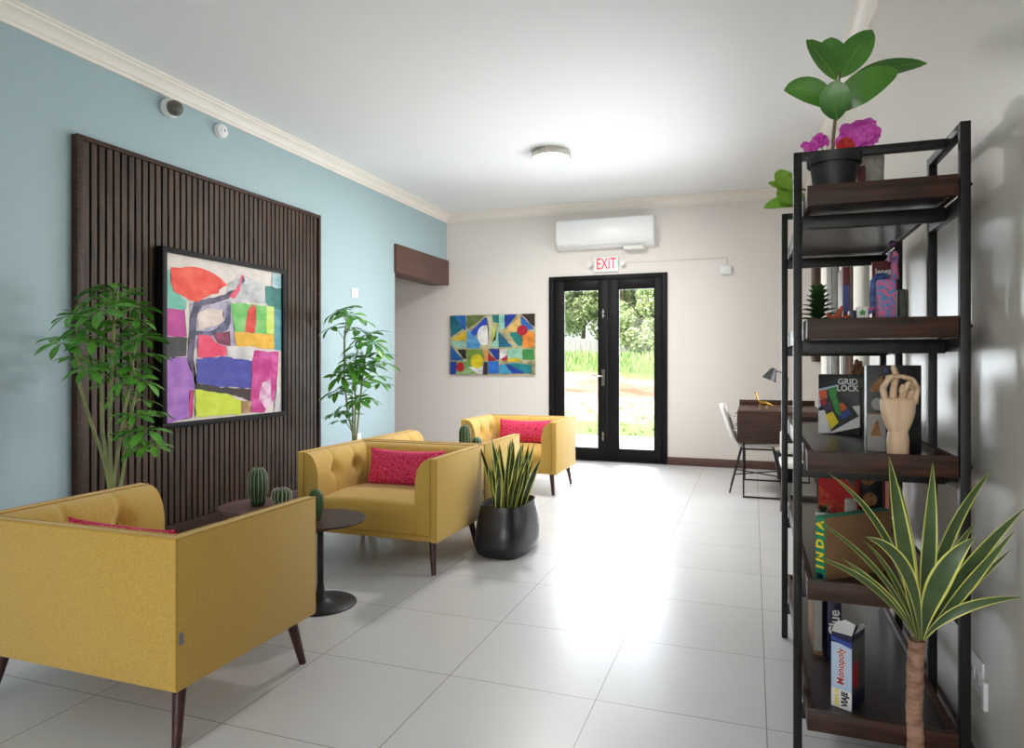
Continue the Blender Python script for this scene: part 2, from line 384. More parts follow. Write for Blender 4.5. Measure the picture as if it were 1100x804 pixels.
# skirting
struct('baseboard_back', MB().box(DX1, XR, YB-.016, YB, 0, .10, bev=.003).box(XL, DX0, YB-.016, YB, 0, .10, bev=.003), 'beam_wood')
struct('baseboard_left', MB().box(XL, XL+.016, YF, 7.27, 0, .10, bev=.003), 'beam_wood')
struct('baseboard_right', MB().box(XR-.016, XR, YF, YB-.02, 0, .10, bev=.003), 'beam_wood')
# glazed double door
struct('trim_5', MB().box(DX0, DX0+.06, YB-.02, YB+.12, 0, DZ, bev=.004).box(DX1-.06, DX1, YB-.02, YB+.12, 0, DZ, bev=.004).box(DX0+.06, DX1-.06, YB-.02, YB+.12, DZ-.06, DZ, bev=.004).box(DX0+.06, DX1-.06, YB, YB+.12, 0, .012), 'door_black')
def leaf_door(name, x0, x1, g0, g1):
    z0, z1, gz0, gz1 = .014, DZ-.062, .16, 2.25; y0, y1 = YB+.0, YB+.055
    m = MB().box(x0, g0, y0, y1, z0, z1, bev=.004).box(g1, x1, y0, y1, z0, z1, bev=.004).box(g0, g1, y0, y1, z0, gz0, bev=.004).box(g0, g1, y0, y1, gz1, z1, bev=.004)
    for (a, b, cc, d) in ((g0, g0+.012, gz0, gz1), (g1-.012, g1, gz0, gz1), (g0, g1, gz0, gz0+.012), (g0, g1, gz1-.012, gz1)): m.box(a, b, y0+.01, y0+.03, cc, d)
    o = struct(name, m, 'door_black')
    MB().box(g0, g1, YB+.030, YB+.036, gz0, gz1).build('glass_pane', 'pane', o)
    return o
d1 = leaf_door('door_1', -2.518, -1.792, -2.38, -1.905)
d2 = leaf_door('door_2', -1.788, -1.082, -1.648, -1.178)
hp = MB().box(-1.865, -1.825, YB-.012, YB, .99, 1.20, bev=.004).build('handle_plate', 'tin', d1)
MB().tube([(-1.845, YB-.005, 1.115), (-1.845, YB-.055, 1.115), (-1.87, YB-.062, 1.115), (-1.99, YB-.058, 1.122)], .010, 10).build('door_handle', 'chrome', d1)
for z in (.33, 1.93): MB().tube([(-1.845, YB-.012, z-.06), (-1.845, YB-.012, z+.06)], .009, 8).box(-1.86, -1.83, YB-.012, YB, z-.035, z-.015).box(-1.86, -1.83, YB-.012, YB, z+.015, z+.035).build('flush_bolt', 'chrome', d1)

# ================================================================== OUTSIDE
def gz(x, y):
    z = -.14
    if y > 14: z = -.14+.10*(y-14)/6
    if y > 20: z = -.04+.6*((y-20)/10)
    if y > 30: z = .56+1.0*min(1, (y-30)/6)
    if y > 36: z = 1.56+.02*(y-36)
    if 25 < y < 31: z += .30*math.sin((y-25)/6*PI)*(1+.5*math.sin(x*.7))
    if y > 13: z += .05*math.sin(x*1.3+y*.9)+.04*math.sin(x*2.9-y*1.7)
    return z
g = MB().grid(lambda u, v: (-40+66*u, -14+94*v, gz(-40+66*u, -14+94*v)), 130, 190)
o = g.build('ground', 'ground', smooth=60); o['kind'] = 'structure'
o = MB().box(-7, 4, 8.95, 12.3, -.16, -.04, bev=.01).build('patio', 'concrete'); o['kind'] = 'structure'
rg = random.Random(3)
gr = MB()
for k in range(9000):
    x = rg.uniform(-15, 2); y = rg.uniform(12.6, 37) if rg.random() < .5 else rg.uniform(30, 37)
    if 21 < y < 30: continue
    h_ = rg.uniform(.06, .14) if y < 21 else rg.uniform(.2, .5)
    z = gz(x, y)-.02; a = rg.uniform(0, PI); dx, dy = math.cos(a)*.03*(1+y/20), math.sin(a)*.03*(1+y/20); ox, oy = rg.uniform(-.08, .08), rg.uniform(-.08, .08)
    gr.add([(x-dx, y-dy, z), (x+dx, y+dy, z), (x+ox, y+oy, z+h_)], [(0, 1, 2)])
tag(gr.build('lawn_grass', 'grass', smooth=0), 'long green grass of the lawn and bank outside the doors', 'grass', kind='stuff')
# board fence
f = thing('board_fence', 'weathered grey board fence across the garden below the trees', 'fence', (-9, 38, 0))
pm = MB()
for k in range(90):
    x = -13.5+k*.30; z = gz(-9+x, 38); pm.box(x, x+.28, -.015, .015, z-.3, z+1.05+.03*math.sin(k*2.1), bev=.004, seg=1)
pm.build('board_panel', 'fence', f)
pr = MB()
for zz in (1.75, 2.35): pr.box(-13.5, 13.5, .015, .06, zz, zz+.09)
pr.build('fence_rail', 'fence', f)
for k in range(10): MB().box(-13.5+k*3-.05, -13.5+k*3+.05, .06, .16, gz(-9, 38)-.4, 2.75).build('fence_post', 'fence', f)
def tree(label, x, y, h_, r, mleaf, seed, cat='tree', nl=9500):
    rr = random.Random(seed); z0 = gz(x, y)
    t = thing('garden_tree', label, cat, (x, y, z0))
    tr = MB().tube([(0, 0, -.2), (.1, 0, h_*.3), (-.1, .1, h_*.6), (.1, 0, h_*.85)], [.16, .13, .09, .04], 8)
    for k in range(6):
        a = rr.uniform(0, 2*PI); zz = h_*rr.uniform(.25, .6)
        tr.tube([(0, 0, zz), (math.cos(a)*r*.4, math.sin(a)*r*.4, zz+h_*.15), (math.cos(a)*r*.75, math.sin(a)*r*.75, zz+h_*.28)], [.06, .045, .02], 6)
    tr.build('trunk', 'bark', t)
    fo = MB(); cl = []
    for k in range(26):
        a = rr.uniform(0, 2*PI); q = r*math.sqrt(rr.random())*.85; cl.append((q*math.cos(a), q*math.sin(a), h_*rr.uniform(.18, .92), r*rr.uniform(.25, .42)))
    for k in range(nl):
        cx, cy, cz, cr = rr.choice(cl); d = Vector((rr.gauss(0, 1), rr.gauss(0, 1), rr.gauss(0, .8))).normalized()*cr*rr.uniform(.55, 1.05)
        p = Vector((cx, cy, cz))+d; s_ = rr.uniform(.09, .16)
        a = Vector((rr.gauss(0, 1), rr.gauss(0, 1), rr.gauss(0, .6))).normalized(); b = a.cross(Vector((rr.gauss(0, 1), rr.gauss(0, 1), rr.gauss(0, 1)))).normalized()
        fo.add([p-a*s_, p+b*s_*.45, p+a*s_, p-b*s_*.45], [(0, 1, 2, 3)])
    fo.build('foliage', mleaf, t, smooth=0)
tree('dense dark green tree behind the fence, furthest left seen in the left door pane', -12.4, 41, 6.8, 2.4, 'leaf_a', 1)
tree('lighter green tree behind the fence in the middle of the left door pane', -10.2, 42, 6.3, 2.2, 'leaf_b', 2)
tree('dark tree behind the fence hidden partly by the middle door stiles', -8.6, 43.5, 6.6, 2.3, 'leaf_a', 3)
tree('tall pale green tree filling the left of the right door pane', -7.2, 39.6, 7.0, 2.0, 'leaf_b', 4)
tree('drooping light tree at the right edge of the right door pane', -5.5, 37.2, 3.6, 1.5, 'leaf_b', 5)
tree('dark evergreen tree standing right of the view through the doors', -3.0, 43, 5.6, 2.3, 'leaf_a', 6)
tree('broad green tree left of the view through the doors', -15.8, 43, 5.8, 2.5, 'leaf_b', 8)

# ================================================================== ARMCHAIRS
def pad(nu, nv, fn, name, parent, T, m='yellow'):
    """upholstered pad: front surface fn(u,v)->(along, thickness, height), flat back and closed ends"""
    b = MB(); W = nv+1
    vs = []; fs = []
    for i in range(nu+1):
        for j in range(nv+1): vs.append(fn(i/nu, j/nv))
    n0 = len(vs)
    for i in range(nu+1):
        for j in range(nv+1): a, t, z = vs[i*W+j]; vs.append((a, 0, z))
    for i in range(nu):
        for j in range(nv):
            a = i*W+j; fs.append((a, a+W, a+W+1, a+1)); fs.append((n0+a, n0+a+1, n0+a+W+1, n0+a+W))
    for j in range(nv):
        fs.append((j, j+1, n0+j+1, n0+j)); a = nu*W+j; fs.append((a, n0+a, n0+a+1, a+1))
    for i in range(nu):
        a = i*W; fs.append((a, n0+a, n0+a+W, a+W)); a = i*W+nv; fs.append((a, a+W, n0+a+W, n0+a))
    b.add(vs, fs, 0, T)
    return b.build(name, m, parent, smooth=55)

def armchair(label):
    t = thing('armchair', label, 'armchair', group=None)
    W, D, Z0, Z1 = .5, .38, .205, .715
    sh = MB()
    sh.box(-W, -W+.045, -D, D, Z0, Z1, bev=.008).box(W-.045, W, -D, D, Z0, Z1, bev=.008).box(-W+.03, W-.03, D-.045, D, Z0, Z1, bev=.008)
    sh.box(-W+.03, W-.03, -D+.012, D-.03, Z0+.002, Z0+.05, bev=.006)
    sh.build('frame', 'yellow', t, smooth=50)
    def prof(z):
        s_ = max(0, min(1, (Z1-.004-z)/.17)); return .012+.095*math.sqrt(max(0, 1-(1-s_)**2))
    def tuft(L, btn):
        def fn(u, v):
            z = Z0+.035+(Z1-.006-Z0-.035)*v; a = u*L; th = prof(z)
            for (ba, bz) in btn:
                r2 = ((a-ba)**2+(z-bz)**2); th -= .042*math.exp(-r2/.0022)
                if z > bz: th -= .010*math.exp(-((a-ba)/.016)**2)*min(1, (z-bz)/.03)
                elif z > .42: th -= .006*math.exp(-((a-ba)/.012)**2)
            edge = min(u, 1-u)*L; th *= (1-.0*edge)
            return (a, th, z)
        return fn
    La = 2*D-.045-.0; btn = [(.215, .575), (.47, .575)]
    TL = Matrix(((0, 1, 0, -W+.045), (1, 0, 0, -D+.006), (0, 0, 1, 0), (0, 0, 0, 1)))
    TR = Matrix(((0, -1, 0, W-.045), (1, 0, 0, -D+.006), (0, 0, 1, 0), (0, 0, 0, 1)))
    for T in (TL, TR):
        a = pad(56, 30, tuft(La-.01, btn), 'arm_pad', t, T)
        for (ba, bz) in btn: MB().ball((0, 0, 0), (.010, .006, .010), 10, T=T @ Matrix.Translation((ba, prof(bz)-.036, bz)) @ Matrix.Rotation(0, 4, 'X')).build('button', 'yellow', a)
    TBk = Matrix(((1, 0, 0, -W+.045), (0, -1, 0, D-.045), (0, 0, 1, 0), (0, 0, 0, 1)))
    bb = [(.225+.23*k, .55) for k in range(3)]
    a = pad(70, 30, tuft(2*W-.09, bb), 'back_pad', t, TBk)
    for (ba, bz) in bb: MB().ball((0, 0, 0), (.010, .006, .010), 10, T=TBk @ Matrix.Translation((ba, prof(bz)-.036, bz))).build('button', 'yellow', a)
    # sprung seat with a waterfall front
    sw, y0, y1 = W-.045-.10, -D+.004, D-.12
    def seat(u, v):
        x = -sw+2*sw*u; k = abs(2*u-1)
        crown = .018*(1-k**4)
        if v < .34:
            q = v/.34; return (x, y0+.004*0, Z0+.045+(.355-Z0-.045)*q)
        if v < .6:
            q = (v-.34)/.26*PI/2; return (x, y0+.065*(1-math.cos(q)), .355+(.065+crown)*math.sin(q))
        q = (v-.6)/.4; return (x, y0+.065+(y1-y0-.065)*q, .42+crown*(1-.0*q)+.012*math.sin(q*PI))
    sm = MB().grid(seat, 24, 30)
    n0 = len(sm.v)
    # side skirts close the cushion
    for s_ in (0, 24):
        idx = [s_*31+j for j in range(31)]; base = len(sm.v); x = -sw if s_ == 0 else sw
        sm.v += [(x, y1, Z0+.045)]; sm.f.append(idx+[base]); sm.m.append(0)
    sm.build('seat_cushion', 'yellow', t, smooth=50)
    pi_ = MB(); r = .0042
    pi_.tube([(-W+.003, -D+.003, Z1-.002), (-W+.003, D-.003, Z1-.002), (W-.003, D-.003, Z1-.002), (W-.003, -D+.003, Z1-.002)], r, 6)
    pi_.tube([(-W+.046, -D+.002, Z1-.003), (-W+.046, D-.047, Z1-.003), (W-.046, D-.047, Z1-.003), (W-.046, -D+.002, Z1-.003)], r, 6)
    for s_ in (-1, 1):
        pi_.tube([(s_*(W-.046), -D+.001, Z1-.003), (s_*(W-.046), -D+.001, Z0+.04), (s_*(W-.15), -D+.001, Z0+.04)], .003, 6)
        pi_.tube([(s_*(W-.003), -D+.002, Z0+.01), (s_*(W-.003), -D+.002, Z1-.003)], .003, 6)
        pi_.tube([(s_*(W-.003), D-.002, Z0+.01), (s_*(W-.003), D-.002, Z1-.003)], .003, 6)
    pi_.tube([(-W+.14, -D+.001, Z0+.042), (W-.14, -D+.001, Z0+.042)], .0035, 6)
    pi_.build('piping', 'yellow_pipe', t)
    MB().box(W-.001, W+.002, D-.02-.009, D-.02+.009, .36, .40, bev=.0008).build('care_tag', 'tag_grey', t)
    for sx in (-1, 1):
        for sy in (-1, 1):
            x, y = sx*(W-.07), sy*(D-.085)
            MB().tube([(x, y, Z0+.004), (x+sx*.030, y+sy*.045, 0)], [.024, .015], 14).build('leg', 'leg_wood', t)
    return t
XC = -2.29; GRP = 'mustard armchairs in facing pairs'
ch = armchair('mustard tufted armchair in the foreground, turned with its plain back to the camera')
ch.location = (XC, 2.115, 0); ch.rotation_euler = (0, 0, PI); ch['group'] = GRP
dup(ch, (XC, 4.07, 0), 0, 'mustard tufted armchair facing the camera beside the small round table, magenta pillow on seat', GRP)
dup(ch, (XC, 4.845, 0), PI, 'mustard armchair seen from behind, back to back with the front-facing one', GRP)
dup(ch, (XC, 6.69, 0), 0, 'farthest mustard armchair, facing the camera just before the glass doors', GRP)
# the care tag sits on the other side for the first chair as seen from the camera: local (-W) side
for o in list(ch.children):
    if o.name.startswith('care_tag'):
        o.data = o.data.copy()
        for v in o.data.vertices: v.co.x = -v.co.x

def lumbar(label, loc, rotz, lean):
    hw, hh, th = .29, .127, .065
    def f(sgn):
        def g(u, v):
            x, z = 2*u-1, 2*v-1
            k = (1-abs(x)**2.6)*(1-abs(z)**2.6)
            px = x*hw*(1-.05*(1-abs(z)**2)*abs(x)); pz = z*hh*(1-.10*(1-x*x)*0-.14*(1-abs(x)**2.5)*(z > 0))
            return (px, sgn*th*max(0, k)**.5, pz)
        return g
    b = MB().grid(f(1), 36, 22).grid(f(-1), 36, 22)
    o = b.build('lumbar_pillow', 'pillow', smooth=80)
    bm = bmesh.new(); bm.from_mesh(o.data); bmesh.ops.remove_doubles(bm, verts=bm.verts, dist=.0005); bmesh.ops.recalc_face_normals(bm, faces=bm.faces[:]); bm.to_mesh(o.data); bm.free()
    o.location = loc; o.rotation_euler = (lean, 0, rotz)
    return tag(o, label, 'pillow', 'magenta lumbar pillows')
lumbar('magenta patterned lumbar pillow on the front-facing armchair beside the round table', (XC, 4.215, .566), 0, math.radians(-14))
lumbar('magenta patterned lumbar pillow on the farthest armchair by the glass doors', (XC, 6.835, .566), 0, math.radians(-14))
lumbar('magenta lumbar pillow barely showing above the back of the foreground armchair', (XC+.01, 1.965, .560), math.radians(178), math.radians(-10))

# ================================================================== SIDE TABLES AND CACTI
def side_table(label, loc, rt=.24, top='dark_wood'):
    t = thing('side_table', label, 'side table', loc, 0, 'low round pedestal tables')
    MB().lathe([(rt-.035, .440), (rt-.008, .446), (rt, .453), (rt, .457), (rt-.003, .460)], n=56).build('table_top', top, t, smooth=40)
    MB().lathe([(.017, .012), (.017, .435), (.03, .44)], n=20).build('pedestal', 'black_metal', t)
    MB().lathe([(.19, 0), (.19, .006), (.185, .010), (.10, .016), (.05, .024), (.030, .040), (.022, .07), (.018, .11)], n=56).build('base', 'black_metal', t, smooth=40)
    return t
side_table('round dark table between the front armchairs, nearer the aisle, black disc base in view', (-2.19, 3.09, 0))
side_table('round brown table near the slatted panel, showing behind the foreground armchair arm', (-2.714, 3.256, 0), top='beam_wood')
side_table('round dark table hidden between the two far armchairs', (-2.47, 5.74, 0))
def cactus(label, x, y, r, h_, ribs, seed, spines=True, z=.46, m='cactus'):
    t = thing('cactus', label, 'cactus', (x, y, z), 0, 'small cacti on the side tables')
    MB().lathe([(r*.62, 0), (r*.66, .004), (r*.66, .018), (r*.55, .022)], n=24).build('base', 'soil', t)
    pr = []
    for k in range(22):
        q = k/21; zz = .012+(h_-.012)*q
        rr = r*(.72+.28*min(1, q*3))*math.sqrt(max(0, 1-max(0, (q-.6)/.4)**2.2)) if q < 1 else r*.03
        pr.append((max(rr, r*.03), zz))
    mod = lambda a, zz: 1-.13*(1-abs(math.cos(a*ribs/2)))**1.0
    MB().lathe(pr, n=ribs*6, mod=mod).build('body', m, t, smooth=60)
    if spines:
        sp = MB(); rr_ = random.Random(seed)
        for k in range(ribs):
            a = 2*PI*k/ribs
            for j in range(2, 21):
                pr_, zz = pr[j]; p = Vector((math.cos(a)*pr_*1.0, math.sin(a)*pr_*1.0, zz))
                for s_ in range(3):
                    d = Vector((math.cos(a+rr_.uniform(-.9, .9)), math.sin(a+rr_.uniform(-.9, .9)), rr_.uniform(-.4, .9))).normalized()
                    e = Vector((-d.y, d.x, 0)).normalized()*.0011
                    sp.add([p-e, p+e, p+d*.008], [(0, 1, 2)])
                sp.ball(p, .0026, 5)
        sp.build('spines', 'spine', t, smooth=0)
    return t
cactus('tall oval ribbed cactus with white spines, standing on the table by the slatted panel', -2.735, 3.25, .056, .225, 15, 1)
cactus('round squat barrel cactus to the right of the tall one', -2.60, 3.29, .056, .105, 15, 2)
cactus('smooth green cactus at the front armchair arm, on the nearer round table', -2.19, 3.05, .040, .165, 9, 3, spines=False)
cactus('tall green cactus on the far table, poking above the back-to-back armchairs', -2.505, 5.75, .055, .265, 11, 4)
cactus('tiny dark cactus right beside the far tall green one', -2.40, 5.79, .048, .150, 9, 5, m='dark_green')

# ================================================================== SLATTED PANEL AND PAINTINGS
t = thing('slatted_wall_panel', 'tall dark walnut slatted panel fixed on the blue wall', 'wall panel', (XL, 3.13, 0))
PW, PH = 2.575, 2.752
MB().box(.0, .014, .01, PW-.01, .005, PH-.01).build('backing', 'felt', t)
MB().box(.0, .055, 0, .045, 0, PH, bev=.002).box(0, .055, PW-.03, PW, 0, PH, bev=.002).box(0, .055, .045, PW-.03, PH-.03, PH, bev=.002).box(0, .055, .045, PW-.03, 0, .10, bev=.002).build('frame', 'dark_wood', t)
sl = MB(); n = 44; pitch = (PW-.075-.012)/n
for k in range(n):
    y = .045+.010+k*pitch; sl.box(.014, .038, y, y+pitch-.016, .10, PH-.03, bev=.0015, seg=1)
sl.build('slats', 'slat_wood', t)

def poly_noise(pts, amp, rr, step):
    out = []
    for i, p in enumerate(pts):
        q = pts[(i+1) % len(pts)]; L = math.dist(p, q); m_ = max(1, int(L/step))
        for k in range(m_):
            s_ = k/m_; j = amp if k else amp*.3
            out.append((p[0]+(q[0]-p[0])*s_+rr.uniform(-j, j), p[1]+(q[1]-p[1])*s_+rr.uniform(-j, j)))
    return out
def paint(name, shapes, W_, H_, parent, seed, amp, step, base, base2, thick, back):
    """layers of paint as thin raised polygons on one canvas mesh; u,v in 0..1 from the top left; local x=right, z=up, y=-out"""
    rr = random.Random(seed); mats = []; names = []
    def mi(cc, c2=None):
        key = (cc, c2)
        if key not in names:
            names.append(key)
            dk = tuple(int(v*.84) for v in cc)
            mats.append(mat('paint_%02d_%02d_%02d' % cc, c(*cc), .6, col2=c(*(c2 or dk)), scale=7, detail=8, lo=.42, hi=.66, stretch=(1, 1, 1.6)))
        return names.index(key)
    b = MB(); b.box(0, W_, 0, thick, 0, H_, mi(base, base2))
    for li, (cc, c2, pts) in enumerate(shapes):
        pp = poly_noise(pts, amp, rr, step); y = -.0004-.00022*li
        pp = [(min(1, max(0, u))*W_, H_-min(1, max(0, v))*H_) for u, v in pp]
        n_ = len(pp)
        bm = bmesh.new(); vs = [bm.verts.new((x, y, z)) for x, z in pp]
        try: bm.faces.new(vs); bmesh.ops.triangulate(bm, faces=bm.faces[:])
        except ValueError: continue
        bm.verts.index_update(); b.add([v.co.copy() for v in bm.verts], [[v.index for v in f_.verts] for f_ in bm.faces], mi(cc, c2)); bm.free()
    b.recalc = False
    return b.build(name, mats, parent, smooth=0)
def circ(cx, cy, rx, ry, n=18): return [(cx+rx*math.cos(2*PI*k/n), cy+ry*math.sin(2*PI*k/n)) for k in range(n)]
ART1 = [((196, 196, 196), (150, 146, 150), [(0.487, 0.124), (0.589, 0.053), (0.833, 0.092), (0.846, 0.224), (0.554, 0.253), (0.465, 0.225)]), ((96, 176, 156), (130, 192, 176), [(-0.005, 0.1), (0.045, 0.1), (0.072, 0.224), (0.157, 0.269), (0.147, 0.324), (-0.005, 0.328)]), ((96, 160, 170), (180, 196, 196), [(0.898, 0.004), (1.011, 0.004), (1.011, 0.109), (0.893, 0.104)]), ((54, 126, 116), (40, 100, 100), [(0.838, 0.106), (1.011, 0.105), (1.011, 0.265), (0.919, 0.263), (0.838, 0.229)]), ((70, 140, 150), (120, 170, 170), [(0.919, 0.263), (1.011, 0.265), (1.011, 0.559), (0.924, 0.552)]), ((180, 170, 190), (120, 116, 140), [(0.176, 0.283), (0.509, 0.237), (0.554, 0.535), (0.215, 0.559), (0.176, 0.437)]), ((208, 186, 176), (222, 210, 200), [(0.235, 0.34), (0.316, 0.306), (0.438, 0.301), (0.454, 0.374), (0.378, 0.41), (0.245, 0.441)]), ((64, 60, 84), (110, 100, 130), [(0.205, 0.273), (0.389, 0.224), (0.554, 0.158), (0.624, 0.057), (0.636, 0.098), (0.487, 0.231), (0.275, 0.29), (0.225, 0.372), (0.215, 0.528), (0.205, 0.746), (0.231, 0.809), (0.195, 0.807), (0.157, 0.683), (0.176, 0.375)]), ((64, 64, 90), (120, 124, 160), [(0.205, 0.454), (0.357, 0.44), (0.454, 0.374), (0.487, 0.259), (0.509, 0.262), (0.505, 0.395), (0.465, 0.442), (0.378, 0.467), (0.211, 0.479)]), ((222, 70, 100), (200, 120, 150), [(0.498, 0.214), (0.577, 0.139), (0.605, 0.059), (0.624, 0.06), (0.589, 0.163), (0.543, 0.226)]), ((226, 56, 40), (236, 96, 72), [(0.041, 0.083), (0.235, 0.056), (0.368, 0.081), (0.482, 0.141), (0.404, 0.179), (0.404, 0.201), (0.347, 0.212), (0.285, 0.242), (0.235, 0.27), (0.176, 0.265), (0.063, 0.225), (0.041, 0.175)]), ((96, 176, 84), (140, 196, 120), [(0.509, 0.251), (0.924, 0.245), (0.919, 0.449), (0.543, 0.443), (0.527, 0.369)]), ((190, 210, 90), (212, 220, 150), [(0.841, 0.246), (0.924, 0.25), (0.919, 0.444), (0.846, 0.438)]), ((196, 44, 40), (220, 80, 64), [(0.66, 0.292), (0.7, 0.246), (0.74, 0.26), (0.732, 0.44), (0.636, 0.439)]), ((216, 164, 40), (236, 186, 76), [(0.536, 0.438), (0.919, 0.449), (0.924, 0.547), (0.554, 0.531)]), ((176, 50, 136), (196, 70, 150), [(0.009, 0.33), (0.138, 0.325), (0.153, 0.487), (0.082, 0.499), (0.002, 0.483)]), ((46, 42, 44), (70, 64, 70), [(-0.005, 0.494), (0.157, 0.492), (0.147, 0.607), (-0.005, 0.62)]), ((110, 36, 64), (150, 60, 96), [(0.357, 0.457), (0.498, 0.44), (0.505, 0.533), (0.4, 0.519)]), ((222, 50, 90), (234, 80, 112), [(0.239, 0.473), (0.336, 0.477), (0.389, 0.52), (0.465, 0.54), (0.469, 0.6), (0.285, 0.618), (0.239, 0.609)]), ((214, 208, 206), None, [(0.476, 0.54), (0.725, 0.548), (0.715, 0.631), (0.554, 0.632), (0.478, 0.603)]), ((150, 90, 176), (176, 116, 192), [(-0.005, 0.62), (0.153, 0.61), (0.176, 0.683), (0.205, 0.746), (0.195, 0.962), (0.18, 0.979), (-0.005, 1.007)]), ((200, 40, 110), None, [(0.172, 0.814), (0.207, 0.808), (0.195, 0.981), (0.172, 0.979)]), ((58, 60, 150), (70, 76, 164), [(0.227, 0.621), (0.478, 0.606), (0.691, 0.635), (0.691, 0.821), (0.4, 0.801), (0.227, 0.769)]), ((60, 30, 30), (40, 36, 36), [(0.227, 0.769), (0.4, 0.801), (0.691, 0.824), (0.691, 0.907), (0.487, 0.85), (0.275, 0.818), (0.219, 0.808)]), ((180, 40, 120), (206, 90, 160), [(0.72, 0.562), (0.967, 0.569), (0.951, 0.76), (0.924, 0.905), (0.82, 0.992), (0.691, 0.983), (0.696, 0.652)]), ((222, 190, 206), (180, 110, 160), [(0.795, 0.784), (0.877, 0.759), (0.893, 0.939), (0.833, 0.971), (0.77, 0.897)]), ((192, 204, 40), (206, 216, 66), [(0.215, 0.811), (0.285, 0.82), (0.487, 0.854), (0.6, 0.902), (0.596, 0.99), (0.219, 0.982)]), ((150, 110, 70), (206, 180, 140), [(0.596, 0.897), (0.691, 0.907), (0.691, 0.983), (0.596, 0.987)]), ((222, 212, 214), None, [(0.951, 0.76), (0.978, 0.761), (0.978, 0.999), (0.919, 0.998)])]
